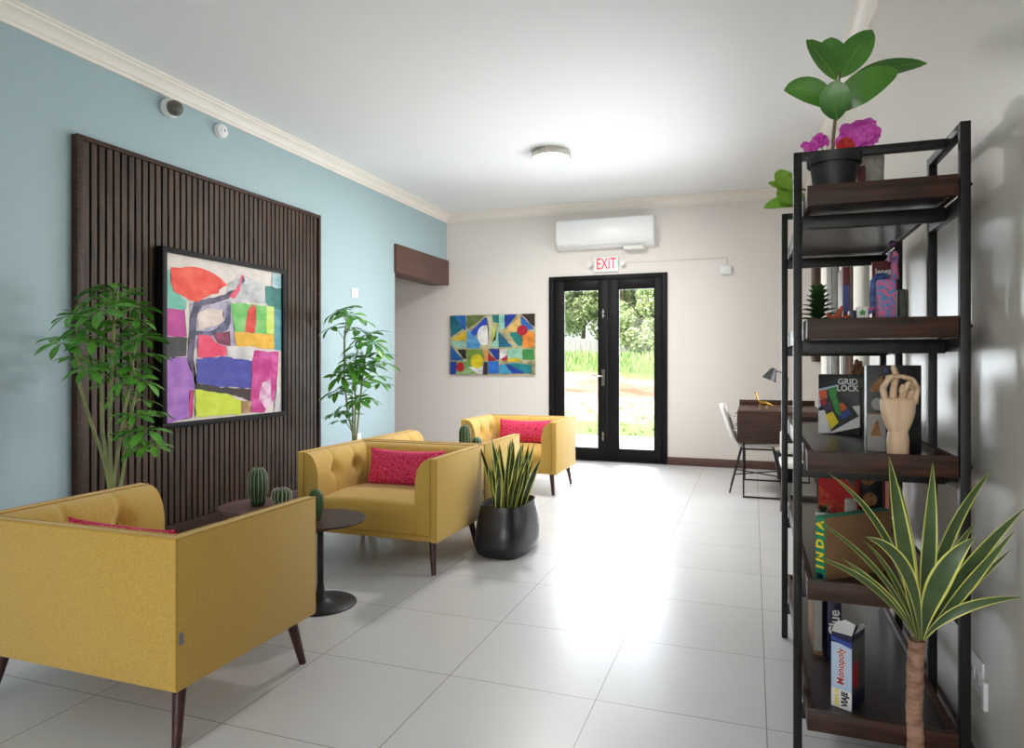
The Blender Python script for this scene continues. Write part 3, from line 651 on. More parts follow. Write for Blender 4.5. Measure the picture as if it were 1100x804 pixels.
ART2 = [((24, 104, 124), None, [(0.0, 0.003), (0.056, 0.004), (0.156, 0.227), (0.006, 0.367)]), ((30, 90, 170), (40, 120, 180), [(0.045, 0.004), (0.192, 0.006), (0.192, 0.26), (0.156, 0.235)]), ((84, 104, 52), (110, 126, 70), [(0.199, 0.007), (0.424, 0.007), (0.379, 0.073), (0.212, 0.244), (0.199, 0.181)]), ((228, 190, 40), None, [(0.006, 0.415), (0.192, 0.268), (0.192, 0.41), (0.123, 0.42)]), ((150, 196, 176), None, [(0.006, 0.438), (0.192, 0.434), (0.192, 0.552), (0.1, 0.559), (0.006, 0.494)]), ((60, 130, 190), (110, 170, 210), [(0.201, 0.291), (0.246, 0.245), (0.368, 0.468), (0.357, 0.563), (0.203, 0.56)]), ((24, 60, 170), (50, 90, 190), [(0.246, 0.292), (0.424, 0.042), (0.452, 0.074), (0.446, 0.153), (0.301, 0.356)]), ((232, 232, 230), None, [(0.497, 0.344), (0.492, 0.401), (0.477, 0.451), (0.455, 0.487), (0.427, 0.506), (0.398, 0.506), (0.371, 0.485), (0.348, 0.447), (0.334, 0.397), (0.329, 0.34), (0.335, 0.283), (0.349, 0.233), (0.372, 0.197), (0.399, 0.178), (0.429, 0.18), (0.456, 0.2), (0.478, 0.239), (0.492, 0.289)]), ((200, 200, 170), None, [(0.435, 0.011), (0.502, 0.004), (0.504, 0.534), (0.463, 0.533), (0.463, 0.185)]), ((190, 200, 90), (214, 206, 100), [(0.508, 0.202), (0.547, 0.187), (0.549, 0.424), (0.509, 0.455)]), ((150, 206, 186), None, [(0.547, 0.202), (0.58, 0.266), (0.58, 0.543), (0.504, 0.542), (0.509, 0.455), (0.549, 0.424)]), ((30, 130, 130), None, [(0.504, 0.004), (0.58, 0.005), (0.583, 0.14), (0.525, 0.131)]), ((150, 214, 196), None, [(0.586, 0.005), (0.65, 0.006), (0.65, 0.244), (0.603, 0.235), (0.586, 0.156)]), ((24, 56, 160), None, [(0.653, 0.006), (0.798, 0.004), (0.737, 0.111), (0.658, 0.244)]), ((232, 190, 110), None, [(0.658, 0.291), (0.835, 0.017), (0.837, 0.176), (0.798, 0.254), (0.804, 0.289)]), ((40, 96, 180), None, [(0.843, 0.025), (0.988, 0.234), (0.982, 0.257), (0.915, 0.264), (0.843, 0.16)]), ((50, 36, 30), None, [(0.848, 0.002), (1.0, -0.004), (1.0, 0.218), (0.96, 0.178)]), ((30, 110, 140), None, [(0.586, 0.29), (0.748, 0.538), (0.586, 0.543)]), ((24, 130, 120), None, [(0.72, 0.3), (0.857, 0.295), (0.857, 0.521), (0.809, 0.523), (0.72, 0.348)]), ((232, 140, 50), None, [(0.859, 0.334), (0.938, 0.291), (0.993, 0.313), (0.993, 0.526), (0.938, 0.557), (0.862, 0.54)]), ((178, 20, 50), None, [(0.919, 0.272), (0.915, 0.302), (0.904, 0.328), (0.888, 0.347), (0.868, 0.357), (0.846, 0.356), (0.826, 0.346), (0.81, 0.326), (0.799, 0.299), (0.796, 0.269), (0.8, 0.239), (0.811, 0.213), (0.827, 0.195), (0.847, 0.185), (0.869, 0.186), (0.889, 0.197), (0.905, 0.217), (0.915, 0.243)]), ((30, 96, 170), None, [(0.006, 0.502), (0.162, 0.758), (0.006, 0.755)]), ((40, 40, 36), None, [(0.089, 0.574), (0.195, 0.576), (0.195, 0.734), (0.162, 0.726)]), ((120, 150, 60), (96, 130, 60), [(0.201, 0.576), (0.396, 0.576), (0.396, 0.769), (0.379, 0.959), (0.312, 0.958), (0.212, 0.845)]), ((226, 160, 90), None, [(0.402, 0.58), (0.458, 0.577), (0.458, 0.763), (0.413, 0.754)]), ((24, 60, 160), None, [(0.463, 0.573), (0.586, 0.567), (0.586, 0.757), (0.558, 0.741)]), ((170, 24, 50), None, [(0.461, 0.628), (0.558, 0.769), (0.461, 0.771)]), ((228, 226, 224), None, [(0.597, 0.575), (0.683, 0.569), (0.681, 0.663), (0.614, 0.734), (0.597, 0.725)]), ((150, 206, 180), None, [(0.69, 0.569), (0.857, 0.568), (0.857, 0.761), (0.781, 0.713), (0.69, 0.735)]), ((178, 30, 60), None, [(0.614, 0.741), (0.686, 0.679), (0.683, 0.766), (0.625, 0.765)]), ((210, 190, 40), None, [(0.686, 0.735), (0.815, 0.721), (0.848, 0.777), (0.686, 0.774)]), ((60, 140, 70), None, [(0.865, 0.58), (0.993, 0.577), (0.993, 0.756), (0.865, 0.746)]), ((24, 60, 150), None, [(0.0, 0.778), (0.073, 0.78), (0.073, 0.993), (0.0, 0.992)]), ((100, 150, 80), (150, 180, 130), [(0.084, 0.772), (0.195, 0.774), (0.301, 0.973), (0.195, 0.995), (0.084, 0.994)]), ((176, 20, 40), None, [(0.175, 0.873), (0.172, 0.901), (0.163, 0.926), (0.15, 0.944), (0.134, 0.954), (0.116, 0.953), (0.1, 0.943), (0.086, 0.924), (0.078, 0.899), (0.075, 0.871), (0.078, 0.843), (0.087, 0.818), (0.1, 0.8), (0.117, 0.791), (0.134, 0.792), (0.151, 0.802), (0.164, 0.821), (0.172, 0.846)]), ((226, 228, 224), None, [(0.223, 0.877), (0.402, 0.849), (0.407, 0.983), (0.346, 0.99)]), ((222, 200, 30), None, [(0.403, 0.777), (0.398, 0.819), (0.385, 0.855), (0.365, 0.881), (0.34, 0.895), (0.313, 0.894), (0.289, 0.879), (0.269, 0.852), (0.256, 0.815), (0.251, 0.774), (0.256, 0.733), (0.269, 0.697), (0.29, 0.671), (0.315, 0.657), (0.341, 0.658), (0.366, 0.674), (0.386, 0.701), (0.399, 0.738)]), ((50, 40, 50), None, [(0.411, 0.785), (0.455, 0.786), (0.455, 1.0), (0.396, 0.994)]), ((30, 100, 190), (50, 120, 200), [(0.463, 0.778), (0.586, 0.776), (0.586, 0.978), (0.463, 0.976)]), ((60, 150, 190), None, [(0.594, 0.828), (0.67, 0.822), (0.742, 0.981), (0.594, 0.978)]), ((24, 60, 160), None, [(0.658, 0.821), (0.692, 0.822), (0.893, 0.968), (0.748, 0.981)]), ((24, 130, 140), None, [(0.692, 0.814), (0.759, 0.799), (0.965, 0.834), (0.965, 0.972), (0.893, 0.968)])]
t = thing('framed_painting', 'large abstract painting of bright colour blocks in a dark frame on the slatted panel', 'painting', (XL+.115, 3.735, .815), PI/2)
# local x runs along the wall (world +y), local -y faces the room
PWD, PHT = 1.36, 1.318
fr = MB(); k = .040
fr.box(0, PWD, -.0, .072, 0, k, bev=.002).box(0, PWD, 0, .072, PHT-k, PHT, bev=.002).box(0, k, 0, .072, k, PHT-k, bev=.002).box(PWD-k, PWD, 0, .072, k, PHT-k, bev=.002)
fr.build('picture_frame', 'door_black', t)
cv = paint('canvas', ART1, PWD-2*k, PHT-2*k, t, 5, .006, .03, (216, 204, 196), (200, 190, 186), .03, None); cv.location = (k, .022, k)
t = thing('canvas_painting', 'unframed abstract canvas of blue, green and yellow shapes on the back wall', 'painting', (-4.017, YB-.036, 1.122))
cv = paint('canvas', ART2, 1.247, .83, t, 9, .004, .03, (190, 180, 140), (120, 120, 84), .034, None)

# ================================================================== PLANTS ON THE FLOOR
t = thing('snake_plant', 'yellow-edged snake plant in a squat black oblong planter beside the armchairs', 'potted plant', (-1.60, 4.43, 0))
def planter(u, v):
    # superelliptic plan, bulging low and drawn in at the rim
    a = 2*PI*u; z = .338*v
    k = [(0, .84), (.05, .93), (.2, 1.0), (.4, 1.0), (.6, .96), (.8, .89), (.95, .84), (1, .83)]
    for i in range(len(k)-1):
        if k[i][0] <= v <= k[i+1][0]:
            q = (v-k[i][0])/(k[i+1][0]-k[i][0]); s_ = k[i][1]*(1-q)+k[i+1][1]*q; break
    e = .62; cx = abs(math.cos(a))**e*math.copysign(1, math.cos(a)); sy = abs(math.sin(a))**e*math.copysign(1, math.sin(a))
    return (.185*s_*cx, .30*s_*sy, z)
pl = MB().grid(planter, 64, 24, closeu=True)
pl.grid(lambda u, v: tuple(Vector(planter(u, 1))*1.0 - Vector((planter(u, 1)[0]*(.10*v), planter(u, 1)[1]*(.07*v), .05*v))), 64, 3, closeu=True)
pl.grid(lambda u, v: (planter(u, 0)[0]*(1-v), planter(u, 0)[1]*(1-v), .002), 64, 2, closeu=True)
pl.build('planter', 'pot_black', t, smooth=60)
MB().grid(lambda u, v: (planter(u, 1)[0]*.9*v, planter(u, 1)[1]*.93*v, .30), 48, 3, closeu=True).build('soil', 'soil', t)
rr = random.Random(11)
for k in range(42):
    a = rr.uniform(0, 2*PI); q = math.sqrt(rr.random()); bx, by = .10*q*math.cos(a), .20*q*math.sin(a)
    h_ = rr.uniform(.24, .47)*(1.0 if q < .8 else .85); lx, ly = bx*1.1+rr.uniform(-.05, .05), by*.6+rr.uniform(-.06, .06)
    na = -PI/2+.35+rr.uniform(-.9, .9)
    m_ = MB().leaf((bx, by, .29), (bx+lx*.35, by+ly*.3, .30+h_*.55), (bx+lx, by+ly, .305+h_), rr.uniform(.044, .062), (math.cos(na), math.sin(na), .1), 'strap', (0, 1), .3, 9, .70, .12)
    m_.build('leaf', ['snake_green', 'margin'], t, smooth=60)

def PX(loc, d0):
    # where a sight line from the camera height meets the depth d0+f, relative to loc
    def g(px, py, f=0):
        d = d0+f; l = (px-550)/729*d
        return Vector((l*.9423-d*.3348-loc[0], l*.3348+d*.9423-loc[1], 1.3-(py-389)/729*d-loc[2]))
    return g
def umbrella_plant(label, loc, stems, leaves, sc, pot_h, seed):
    t = thing('umbrella_plant', label, 'potted plant', loc)
    MB().lathe([(.13, 0), (.16, .01), (.185, pot_h-.02), (.19, pot_h), (.175, pot_h), (.17, pot_h-.04)], n=36).build('pot', 'pot_black', t)
    MB().lathe([(.172, pot_h-.05), (.172, pot_h-.035)], n=36).build('soil', 'soil', t)
    rr = random.Random(seed); R_ = Vector((.942, .335, 0)); F_ = Vector((-.335, .942, 0))
    W3 = PX(loc, sc); P3 = lambda px, pz, f=0: Vector((0, 0, pz)) if pz < 5 else W3(px, pz, f)
    tips = []
    for st in stems:
        pts = [P3(*q) for q in st]; m_ = MB().tube(pts, [.011]+[.009]*(len(pts)-2)+[.005], 8); m_.build('stem', 'stem_green', t); tips.append(pts)
    fo = MB()
    for (px, pz, r) in leaves:
        f_ = rr.uniform(-.2, .2); cc = P3(px, pz, f_)
        best = min((p for ps in tips for p in ps[1:]), key=lambda p: (p-cc).length+(.3 if p.z > cc.z else 0))
        fo.tube([best, best*.5+cc*.5+Vector((0, 0, .03)), cc], [.004, .003, .0025], 5, mi=1)
        out = (cc-best); out.z = 0
        out = out.normalized() if out.length > .01 else Vector((rr.uniform(-1, 1), -1, 0)).normalized()
        ax = (Vector((0, 0, 1))+out*.35+Vector((rr.uniform(-.3, .3), rr.uniform(-.5, .1), 0))).normalized()
        s1 = ax.cross(Vector((1, 0, .1))).normalized(); s2 = ax.cross(s1); n_ = rr.choice((6, 7, 8)); a0 = rr.uniform(0, 1)
        for k in range(n_):
            a = a0+2*PI*k/n_; d = s1*math.cos(a)+s2*math.sin(a); L = r*rr.uniform(.8, 1.1)
            dr = -ax*L*rr.uniform(.1, .4)
            fo.leaf(cc+d*.008, cc+d*L*.5+ax*L*.04, cc+d*L+dr, L*.33, ax, 'obov', (0, 0), .22, 6)
    fo.v = [Vector((max(v[0], -4.02-loc[0]), v[1], v[2])) for v in fo.v]
    fo.build('foliage', ['scheff', 'stem_green'], t, smooth=60)
    return t
Z = lambda py, d: py
d1_ = 4.14
st1 = [[(0, .25), (0, Z(530, d1_)), (-6, Z(495, d1_)), (-20, Z(455, d1_)), (-32, Z(415, d1_), -.05), (-33, Z(390, d1_), -.05), (-38, Z(365, d1_))],
       [(2, .25), (0, Z(520, d1_)), (-8, Z(460, d1_)), (-10, Z(400, d1_), .08), (-6, Z(360, d1_), .08)],
       [(3, .25), (2, Z(520, d1_)), (0, Z(470, d1_)), (2, Z(410, d1_)), (4, Z(350, d1_), -.03), (8, Z(318, d1_), -.03)],
       [(5, .25), (5, Z(510, d1_)), (13, Z(460, d1_)), (20, Z(420, d1_)), (28, Z(370, d1_), .05)],
       [(8, .25), (11, Z(525, d1_)), (17, Z(490, d1_)), (24, Z(440, d1_)), (30, Z(410, d1_), -.08)]]
lv1 = [(-38, 338, .17), (-48, 362, .19), (-52, 368, .17), (-22, 322, .15), (-14, 312, .14), (-2, 306, .15), (10, 318, .18), (26, 330, .17), (-8, 332, .19), (4, 344, .19), (20, 350, .17),
       (-28, 352, .17), (-18, 366, .17), (0, 366, .18), (16, 372, .19), (34, 362, .17), (40, 380, .17), (28, 392, .19), (-10, 388, .16), (-22, 396, .15), (8, 396, .17), (-36, 384, .15),
       (22, 408, .17), (36, 410, .15), (14, 424, .15), (34, 430, .15), (44, 442, .15), (26, 446, .15), (40, 462, .16), (22, 466, .14), (46, 478, .14), (32, 484, .13), (14, 410, .14), (-3, 408, .14), (30, 344, .15), (-30, 340, .15)]
umbrella_plant('tall leafy umbrella plant in front of the left end of the slatted panel', (-3.55, 2.955, 0), [[(q[0]+118,)+tuple(q[1:]) for q in s_] for s_ in st1], [(a+118, b, r*.9) for a, b, r in lv1], 3.97, .32, 21)
d2_ = 6.67
st2 = [[(0, .25), (0, Z(470, d2_)), (-6, Z(445, d2_)), (-10, Z(410, d2_)), (-10, Z(365, d2_)), (-8, Z(345, d2_))],
       [(1, .25), (1, Z(470, d2_)), (2, Z(430, d2_)), (0, Z(400, d2_)), (6, Z(365, d2_))],
       [(2, .25), (3, Z(470, d2_)), (6, Z(440, d2_)), (9, Z(410, d2_)), (12, Z(385, d2_)), (18, Z(365, d2_))],
       [(-1, .25), (-1, Z(465, d2_)), (-1, Z(440, d2_)), (-2, Z(426, d2_))]]
lv2 = [(-20, 336, .19), (-12, 333, .18), (-3, 338, .18), (6, 343, .19), (-24, 352, .15), (-4, 352, .15), (6, 356, .19), (14, 360, .2), (20, 368, .18), (28, 380, .18), (33, 390, .17),
       (2, 372, .18), (8, 382, .2), (-4, 388, .19), (4, 396, .2), (14, 392, .2), (22, 404, .17), (-10, 396, .17), (-14, 404, .18), (0, 412, .18), (10, 408, .17), (28, 412, .15),
       (-16, 420, .17), (-24, 424, .16), (-10, 436, .18), (-18, 444, .19), (-6, 444, .15), (18, 430, .13), (4, 430, .14), (-14, 452, .14)]
umbrella_plant('slimmer umbrella plant against the pale blue wall to the right of the slatted panel', (-3.60, 5.61, 0), [[(q[0]+380,)+tuple(q[1:]) for q in s_] for s_ in st2], [(a+380, b, r*1.08) for a, b, r in lv2], 6.49, .32, 22)

t = thing('dracaena', 'yellow-edged dracaena with bare brown trunk in the foreground before the bookcase', 'potted plant', (.352, 1.75, 0))
MB().lathe([(.10, 0), (.115, .008), (.135, .225), (.138, .24), (.125, .24), (.122, .21)], n=40).build('pot', 'pot_black', t)
MB().lathe([(.123, .19), (.123, .205)], n=32).build('soil', 'soil', t)
def trunk(u, v):
    a = 2*PI*u; z = .19+(.672-.19)*v
    r = .0170*(1+.035*math.sin(z*210)+.04*math.sin(a*3+z*60)); return (r*math.cos(a)+.006*math.sin(z*9)-.002, r*math.sin(a), z)
MB().grid(trunk, 24, 90, closeu=True).build('trunk', 'trunk', t, smooth=60)
R_ = Vector((.942, .335, 0)); F_ = Vector((-.335, .942, 0)); k_ = 1.531/729
DP = PX((.352, 1.75, 0), 1.531)
drac = [((970, 590, -.02), (955, 490, .04), 25, .1), ((998, 600, .02), (1002, 497, .05), 22, .0), ((1004, 575, .06), (1066, 504, .12), 17, .2), ((1010, 610, .05), (1047, 562, .12), 16, .2),
        ((1000, 612, -.10), (1048, 577, -.10), 27, -.2), ((1030, 610, .0), (1101, 546, .02), 19, .1), ((1036, 632, -.03), (1090, 570, .00), 15, .1), ((1034, 636, .03), (1087, 590, .06), 9, .1),
        ((1020, 645, -.06), (1099, 642, -.06), 13, .1), ((945, 618, -.10), (871, 597, -.16), 9, .1), ((955, 606, -.04), (872, 556, -.06), 8, .2), ((985, 590, -.16), (929, 577, -.14), 19, -.1),
        ((965, 560, .04), (889, 508, .07), 11, .1), ((965, 615, .02), (927, 580, .03), 8, .1), ((980, 585, .0), (966, 520, .10), 13, .3), ((1006, 640, .04), (1030, 600, .12), 10, 0), ((996, 640, -.02), (1015, 585, .16), 13, 0),
        ((960, 640, .06), (905, 600, .14), 12, 0), ((985, 650, .08), (975, 590, .20), 13, 0)]
for i, (p1, p2, w_, tw) in enumerate(drac):
    q0 = DP(989+(p1[0]-989)*.08, 688, p1[2]*.1)
    m_ = MB().leaf(q0, DP(*p1), DP(*p2), w_*k_*.82, -F_+Vector((tw, 0, .45)), 'lance', (0, 1), .20, 16, .78)
    m_.build('leaf', ['drac_green', 'margin'], t, smooth=60)

# ================================================================== THINGS ON THE BACK AND LEFT WALLS AND CEILING
t = thing('air_conditioner', 'white wall-mounted split air conditioner above the glass doors', 'air conditioner', (-1.80, YB, 2.775))
ap = [(0, 0), (-.12, 0), (-.19, .045), (-.215, .09), (-.215, .31), (-.20, .355), (-.17, .372), (0, .372)]
b = MB().prism([(y, z) for y, z in ap], 'x', -.63, .63); bo = b.build('body', 'white_plastic', t, smooth=40)
bv = bo.modifiers.new('bevel', 'BEVEL'); bv.width = .012; bv.segments = 3; bv.limit_method = 'ANGLE'
MB().box(-.60, .60, -.218, -.212, .095, .35, bev=.002).build('front_panel', 'white_plastic', t)
MB().tube([(-.58, -.185, .035), (.58, -.185, .035)], .010, 8).build('louvre', 'offwhite', t)
MB().box(.24, .50, -.16, -.02, -.05, .004, bev=.008).build('drain_box', 'offwhite', t)
t = thing('exit_sign', 'lit white exit sign with red letters and two small lamp heads above the doors', 'exit sign', (-1.80, YB, 2.47))
MB().box(-.16, .16, -.035, 0, 0, .20, bev=.006).build('housing', 'white_plastic', t)
text('EXIT', 'exit_red', t, (0, -.0365, .10), (PI/2, 0, 0), .205, bold=.002, sx=.62)
for s_ in (-1, 1):
    h_ = MB().lathe([(.012, 0), (.03, .01), (.036, .035), (.036, .05)], n=24, T=Matrix.Translation((s_*.215, -.03, .10)) @ Matrix.Rotation(PI/2, 4, 'X')).build('lamp_head', 'offwhite', t)
    MB().tube([(s_*.155, -.02, .10), (s_*.215, -.02, .10)], .012, 10).build('bracket', 'offwhite', h_)
t = thing('cable_conduit', 'thin white cable conduit running right along the wall from the exit sign', 'conduit', (-1.53, YB, 2.585))
MB().box(0, 1.23, -.014, 0, -.007, .007, bev=.002).box(1.216, 1.23, -.014, 0, -.10, -.007, bev=.002).build('channel', 'offwhite', t)
o = tag(MB().box(-.065, .065, -.045, 0, -.055, .055, bev=.006).box(-.05, .05, -.05, -.044, -.04, .04, bev=.003).build('junction_box', 'white_plastic', loc=(-.315, YB, 2.43)), 'small white junction box at the end of the wall conduit', 'junction box')
t = thing('ceiling_light', 'round flush ceiling light with metal ring and lit white diffuser', 'ceiling light', (-1.88, 6.44, H))
MB().lathe([(.185, 0), (.19, -.008), (.19, -.062), (.184, -.068), (.178, -.06), (.178, -.01)], n=56).build('metal_ring', 'chrome', t)
MB().lathe([(.178, -.012), (.176, -.060), (.165, -.082), (.12, -.098), (.05, -.106), (.002, -.107)], n=56).build('diffuser', 'lamp_glow', t)
for k in range(3):
    a = 2*PI*k/3+.4; MB().box(-.008, .008, -.004, .004, -.066, -.002, T=Matrix.Translation((.191*math.cos(a), .191*math.sin(a), 0)) @ Matrix.Rotation(a+PI/2, 4, 'Z')).build('clip', 'chrome', t)
lamp('ceiling_lamp_light', 'AREA', (-1.88, 6.44, H-.13), (0, 0, 0), 38, .34, shape='DISK', color=(1, .97, .93))
t = thing('security_camera', 'white and dark grey dome camera under the crown moulding on the blue wall', 'camera', (XL, 3.88, 3.175))
RX = Matrix.Rotation(PI/2, 4, 'Y')
MB().lathe([(.062, 0), (.068, .01), (.068, .05), (.06, .056)], n=36, T=RX).build('base', 'white_plastic', t)
Ma = Matrix.Translation((.075, -.004, -.004)) @ Matrix.Rotation(math.radians(-25), 4, 'Z') @ Matrix.Rotation(math.radians(110), 4, 'Y')
MB().ball((0, 0, 0), .055, 24, T=Ma).lathe([(.054, -.005), (.056, .02), (.05, .036), (.03, .04)], n=30, T=Ma).build('dome', 'tin', t)
MB().lathe([(.022, .03), (.022, .050), (.014, .052), (.012, .046)], n=24, T=Ma).build('lens', 'pot_black', t)
t = thing('siren', 'small round white alarm disc under the crown moulding, right of the camera', 'alarm', (XL, 4.395, 3.172))
MB().lathe([(.05, 0), (.056, .006), (.056, .04), (.05, .05), (.034, .054), (.030, .062), (.012, .064)], n=36, T=RX).build('body', 'white_plastic', t)
MB().lathe([(.008, .062), (.007, .067), (.001, .068)], n=14, T=RX).build('sensor_eye', 'tin', t)
t = thing('wall_switch', 'small white double switch high on the pale blue wall', 'switch', (XL, 6.39, 2.05))
MB().box(0, .008, -.06, .06, -.05, .05, bev=.002).build('plate', 'white_plastic', t)
for s_ in (-1, 1): MB().box(.008, .014, s_*.028-.018, s_*.028+.018, -.03, .03, bev=.002).build('rocker', 'offwhite', t)
t = thing('left_wall_outlet', 'white socket plate low on the pale blue wall beside the umbrella plant', 'outlet', (XL, 6.45, .47)); t.name = 'wall_outlet'
MB().box(0, .008, -.06, .06, -.045, .045, bev=.002).build('plate', 'white_plastic', t)
for s_ in (-1, 1): MB().lathe([(.017, .008), (.016, .0115), (.001, .0118)], n=18, T=Matrix.Translation((0, s_*.028, 0)) @ RX).build('socket', 'offwhite', t)
t = thing('wall_outlet', 'white socket plate low on the right wall beside the bookcase end', 'outlet', (XR, 2.435, .345))
MB().box(-.007, 0, -.06, .06, -.055, .055, bev=.002).build('plate', 'white_plastic', t)
for s_ in (-1, 1):
    so = MB().lathe([(.021, -.007), (.020, -.0095), (.001, -.0095)], n=20, T=Matrix.Translation((0, s_*.027, .0)) @ Matrix.Rotation(PI/2, 4, 'Y')).box(-.0098, -.0072, s_*.027-.018, s_*.027+.018, -.018, .018, bev=.001).build('socket', 'offwhite', t)
    MB().box(-.0102, -.0098, s_*.027-.008, s_*.027-.005, -.004, .008).box(-.0102, -.0098, s_*.027+.005, s_*.027+.008, -.004, .008).build('slot', 'tin', so)
o = tag(MB().box(-.014, 0, -.012, .012, -.042, .042, bev=.004).build('plug_adapter', 'white_plastic', loc=(XR, 2.350, .315)), 'narrow white plug-in adapter next to the right wall socket', 'adapter')
for (a, b_, z0, z1, lab) in ((7.60, 8.06, 1.30, 2.35, 'dark framed panel hanging on the right wall nearest the far corner'), (5.99, 6.41, .70, 2.45, 'dark curtain-like panel between the far and middle right windows'), (5.20, 5.42, .70, 2.45, 'narrow brown panel between the middle and near right windows')):
    o = tag(MB().box(-.05, 0, 0, b_-a, 0, z1-z0, bev=.004).box(-.056, -.049, .03, b_-a-.03, .03, z1-z0-.03, bev=.002).build('wall_panel', 'slat_wood' if z0 > 1 or b_-a < .3 else 'tin', loc=(XR, a, z0)), lab, 'panel')

# ================================================================== DESK CORNER
t = thing('writing_desk', 'dark walnut writing desk on black sled legs in the far right corner', 'desk', (-.142, 6.82, 0))
DW, DL = .76, 1.08
MB().box(0, DW, 0, .022, .53, .835, bev=.002).box(0, DW, DL-.022, DL, .53, .835, bev=.002).box(.012, DW, .022, DL-.022, .53, .55).box(DW-.02, DW, .022, DL-.022, .55, .82).build('body', 'dark_wood', t)
MB().box(0, DW, .022, DL-.022, .818, .832, bev=.002).build('desk_top', 'dark_wood', t)
MB().box(0, DW, DL-.022, DL, .835, .885, bev=.002).build('gallery', 'dark_wood', t)
for k in range(2):
    y0 = .028+k*(DL-.05)/2; dr = MB().box(-.004, .014, y0, y0+(DL-.062)/2, .56, .812, bev=.002).build('drawer', 'dark_wood', t)
    for z in (.64, .76): MB().tube([(-.004, y0+.08, z), (-.035, y0+.08, z), (-.035, y0+.26, z), (-.004, y0+.26, z)], .006, 8).build('handle', 'chrome', dr)
for y in (.035, DL-.035): MB().tube([(.055, y, .53), (.055, y, .011), (DW-.055, y, .011), (DW-.055, y, .53)], .011, 8).build('sled_leg', 'black_metal', t)
t = thing('desk_lamp', 'grey desk lamp with cone shade standing on the writing desk', 'lamp', (.33, 7.55, .832))
MB().lathe([(.085, 0), (.085, .012), (.02, .016)], n=32).build('base', 'tin', t)
MB().tube([(0, 0, .012), (.01, 0, .30), (-.015, 0, .345), (-.10, 0, .37)], .008, 10).build('pole', 'tin', t)
MS = Matrix.Translation((-.14, 0, .36)) @ Matrix.Rotation(math.radians(24), 4, 'Y')
MB().lathe([(.022, .045), (.030, .035), (.075, -.085), (.071, -.085), (.028, .028)], n=32, T=MS).build('shade', 'pot_plastic', t)
t = thing('dinosaur_figurine', 'little brass long-necked dinosaur figurine on the desk top', 'figurine', (.10, 7.18, .832))
bo = MB().tube([(-.075, 0, .165), (-.072, 0, .145), (-.062, 0, .10), (-.045, 0, .075), (-.015, 0, .062), (.02, 0, .058), (.05, 0, .048), (.085, 0, .034), (.13, 0, .030)], [.006, .010, .009, .013, .022, .022, .013, .007, .002], 10)
bo.ball((-.082, 0, .162), (.014, .008, .008), 10)
bo.build('body', 'gold', t, smooth=70)
for (x, y) in ((-.035, -.014), (-.035, .014), (.03, -.014), (.03, .014)): MB().tube([(x, y, .055), (x+.004, y, .028), (x, y, 0)], [.010, .007, .007], 8).build('leg', 'gold', t)
t = thing('desk_chair', 'pale grey shell chair with slim black legs tucked at the writing desk', 'chair', (.02, 7.28, 0))
def shell(off):
    pr = [(.27, .445), (.24, .462), (.15, .452), (0, .440), (-.12, .440), (-.19, .462), (-.235, .52), (-.27, .62), (-.305, .73), (-.335, .82), (-.352, .875)]
    def f(u, v):
        i = min(len(pr)-2, int(u*(len(pr)-1))); q = u*(len(pr)-1)-i; x = pr[i][0]*(1-q)+pr[i+1][0]*q; z = pr[i][1]*(1-q)+pr[i+1][1]*q
        s_ = 2*v-1; wd = .225*(1 if u < .6 else 1-.35*((u-.6)/.4)**2)*(1-.25*max(0, .12-u)/.12)*(1-.5*max(0, u-.93)/.07)
        nx, nz = (0, 1) if u < .45 else (.95, .3)
        k = .045*abs(s_)**3
        return (x+nx*k+off*nx, wd*s_, z+nz*k+off*nz)
    return f
b = MB().grid(shell(0), 30, 18).grid(shell(.012), 30, 18)
b.build('seat_shell', 'grey_shell', t, smooth=70)
for sx in (-1, 1):
    for sy in (-1, 1): MB().tube([(.02+sx*.15, sy*.13, .44), (.01+sx*.25, sy*.21, 0)], [.011, .008], 10).build('leg', 'black_metal', t)
MB().tube([(-.125, -.13, .432), (.165, -.13, .432), (.165, .13, .432), (-.125, .13, .432), (-.125, -.13, .432)], .009, 8).build('seat_frame', 'black_metal', t)
MB().tube([(-.195, -.175, .18), (.21, .175, .18)], .006, 8).tube([(-.195, .175, .18), (.21, -.175, .18)], .006, 8).build('stretcher', 'black_metal', t)
t = thing('waste_bin', 'black waste bin on the floor beneath the writing desk', 'bin', (.36, 8.08, 0))
MB().lathe([(.10, 0), (.105, .004), (.145, .285), (.152, .292), (.152, .30), (.143, .30), (.103, .012), (.01, .010)], n=40).build('bucket', 'pot_black', t, smooth=40)
MB().lathe([(.153, .286), (.156, .290), (.156, .302), (.150, .304)], n=40).build('rim', 'pot_plastic', t)
t = thing('visitor_chair', 'white upholstered chair with dark legs just seen between the bookcase posts', 'chair', (.42, 6.15, 0))
MB().box(-.21, .21, -.21, .21, .43, .48, bev=.02).build('seat', 'offwhite', t)
MB().box(-.20, .20, .18, .22, .50, .70, bev=.018).build('backrest', 'offwhite', t)
for sx in (-1, 1):
    for sy in (-1, 1): MB().tube([(sx*.17, sy*.17, .44), (sx*.19, sy*.19, 0)], [.014, .010], 10).build('leg', 'leg_wood', t)
for sx in (-1, 1): MB().tube([(sx*.15, .17, .45), (sx*.15, .20, .53)], .009, 8).build('back_post', 'leg_wood', t)

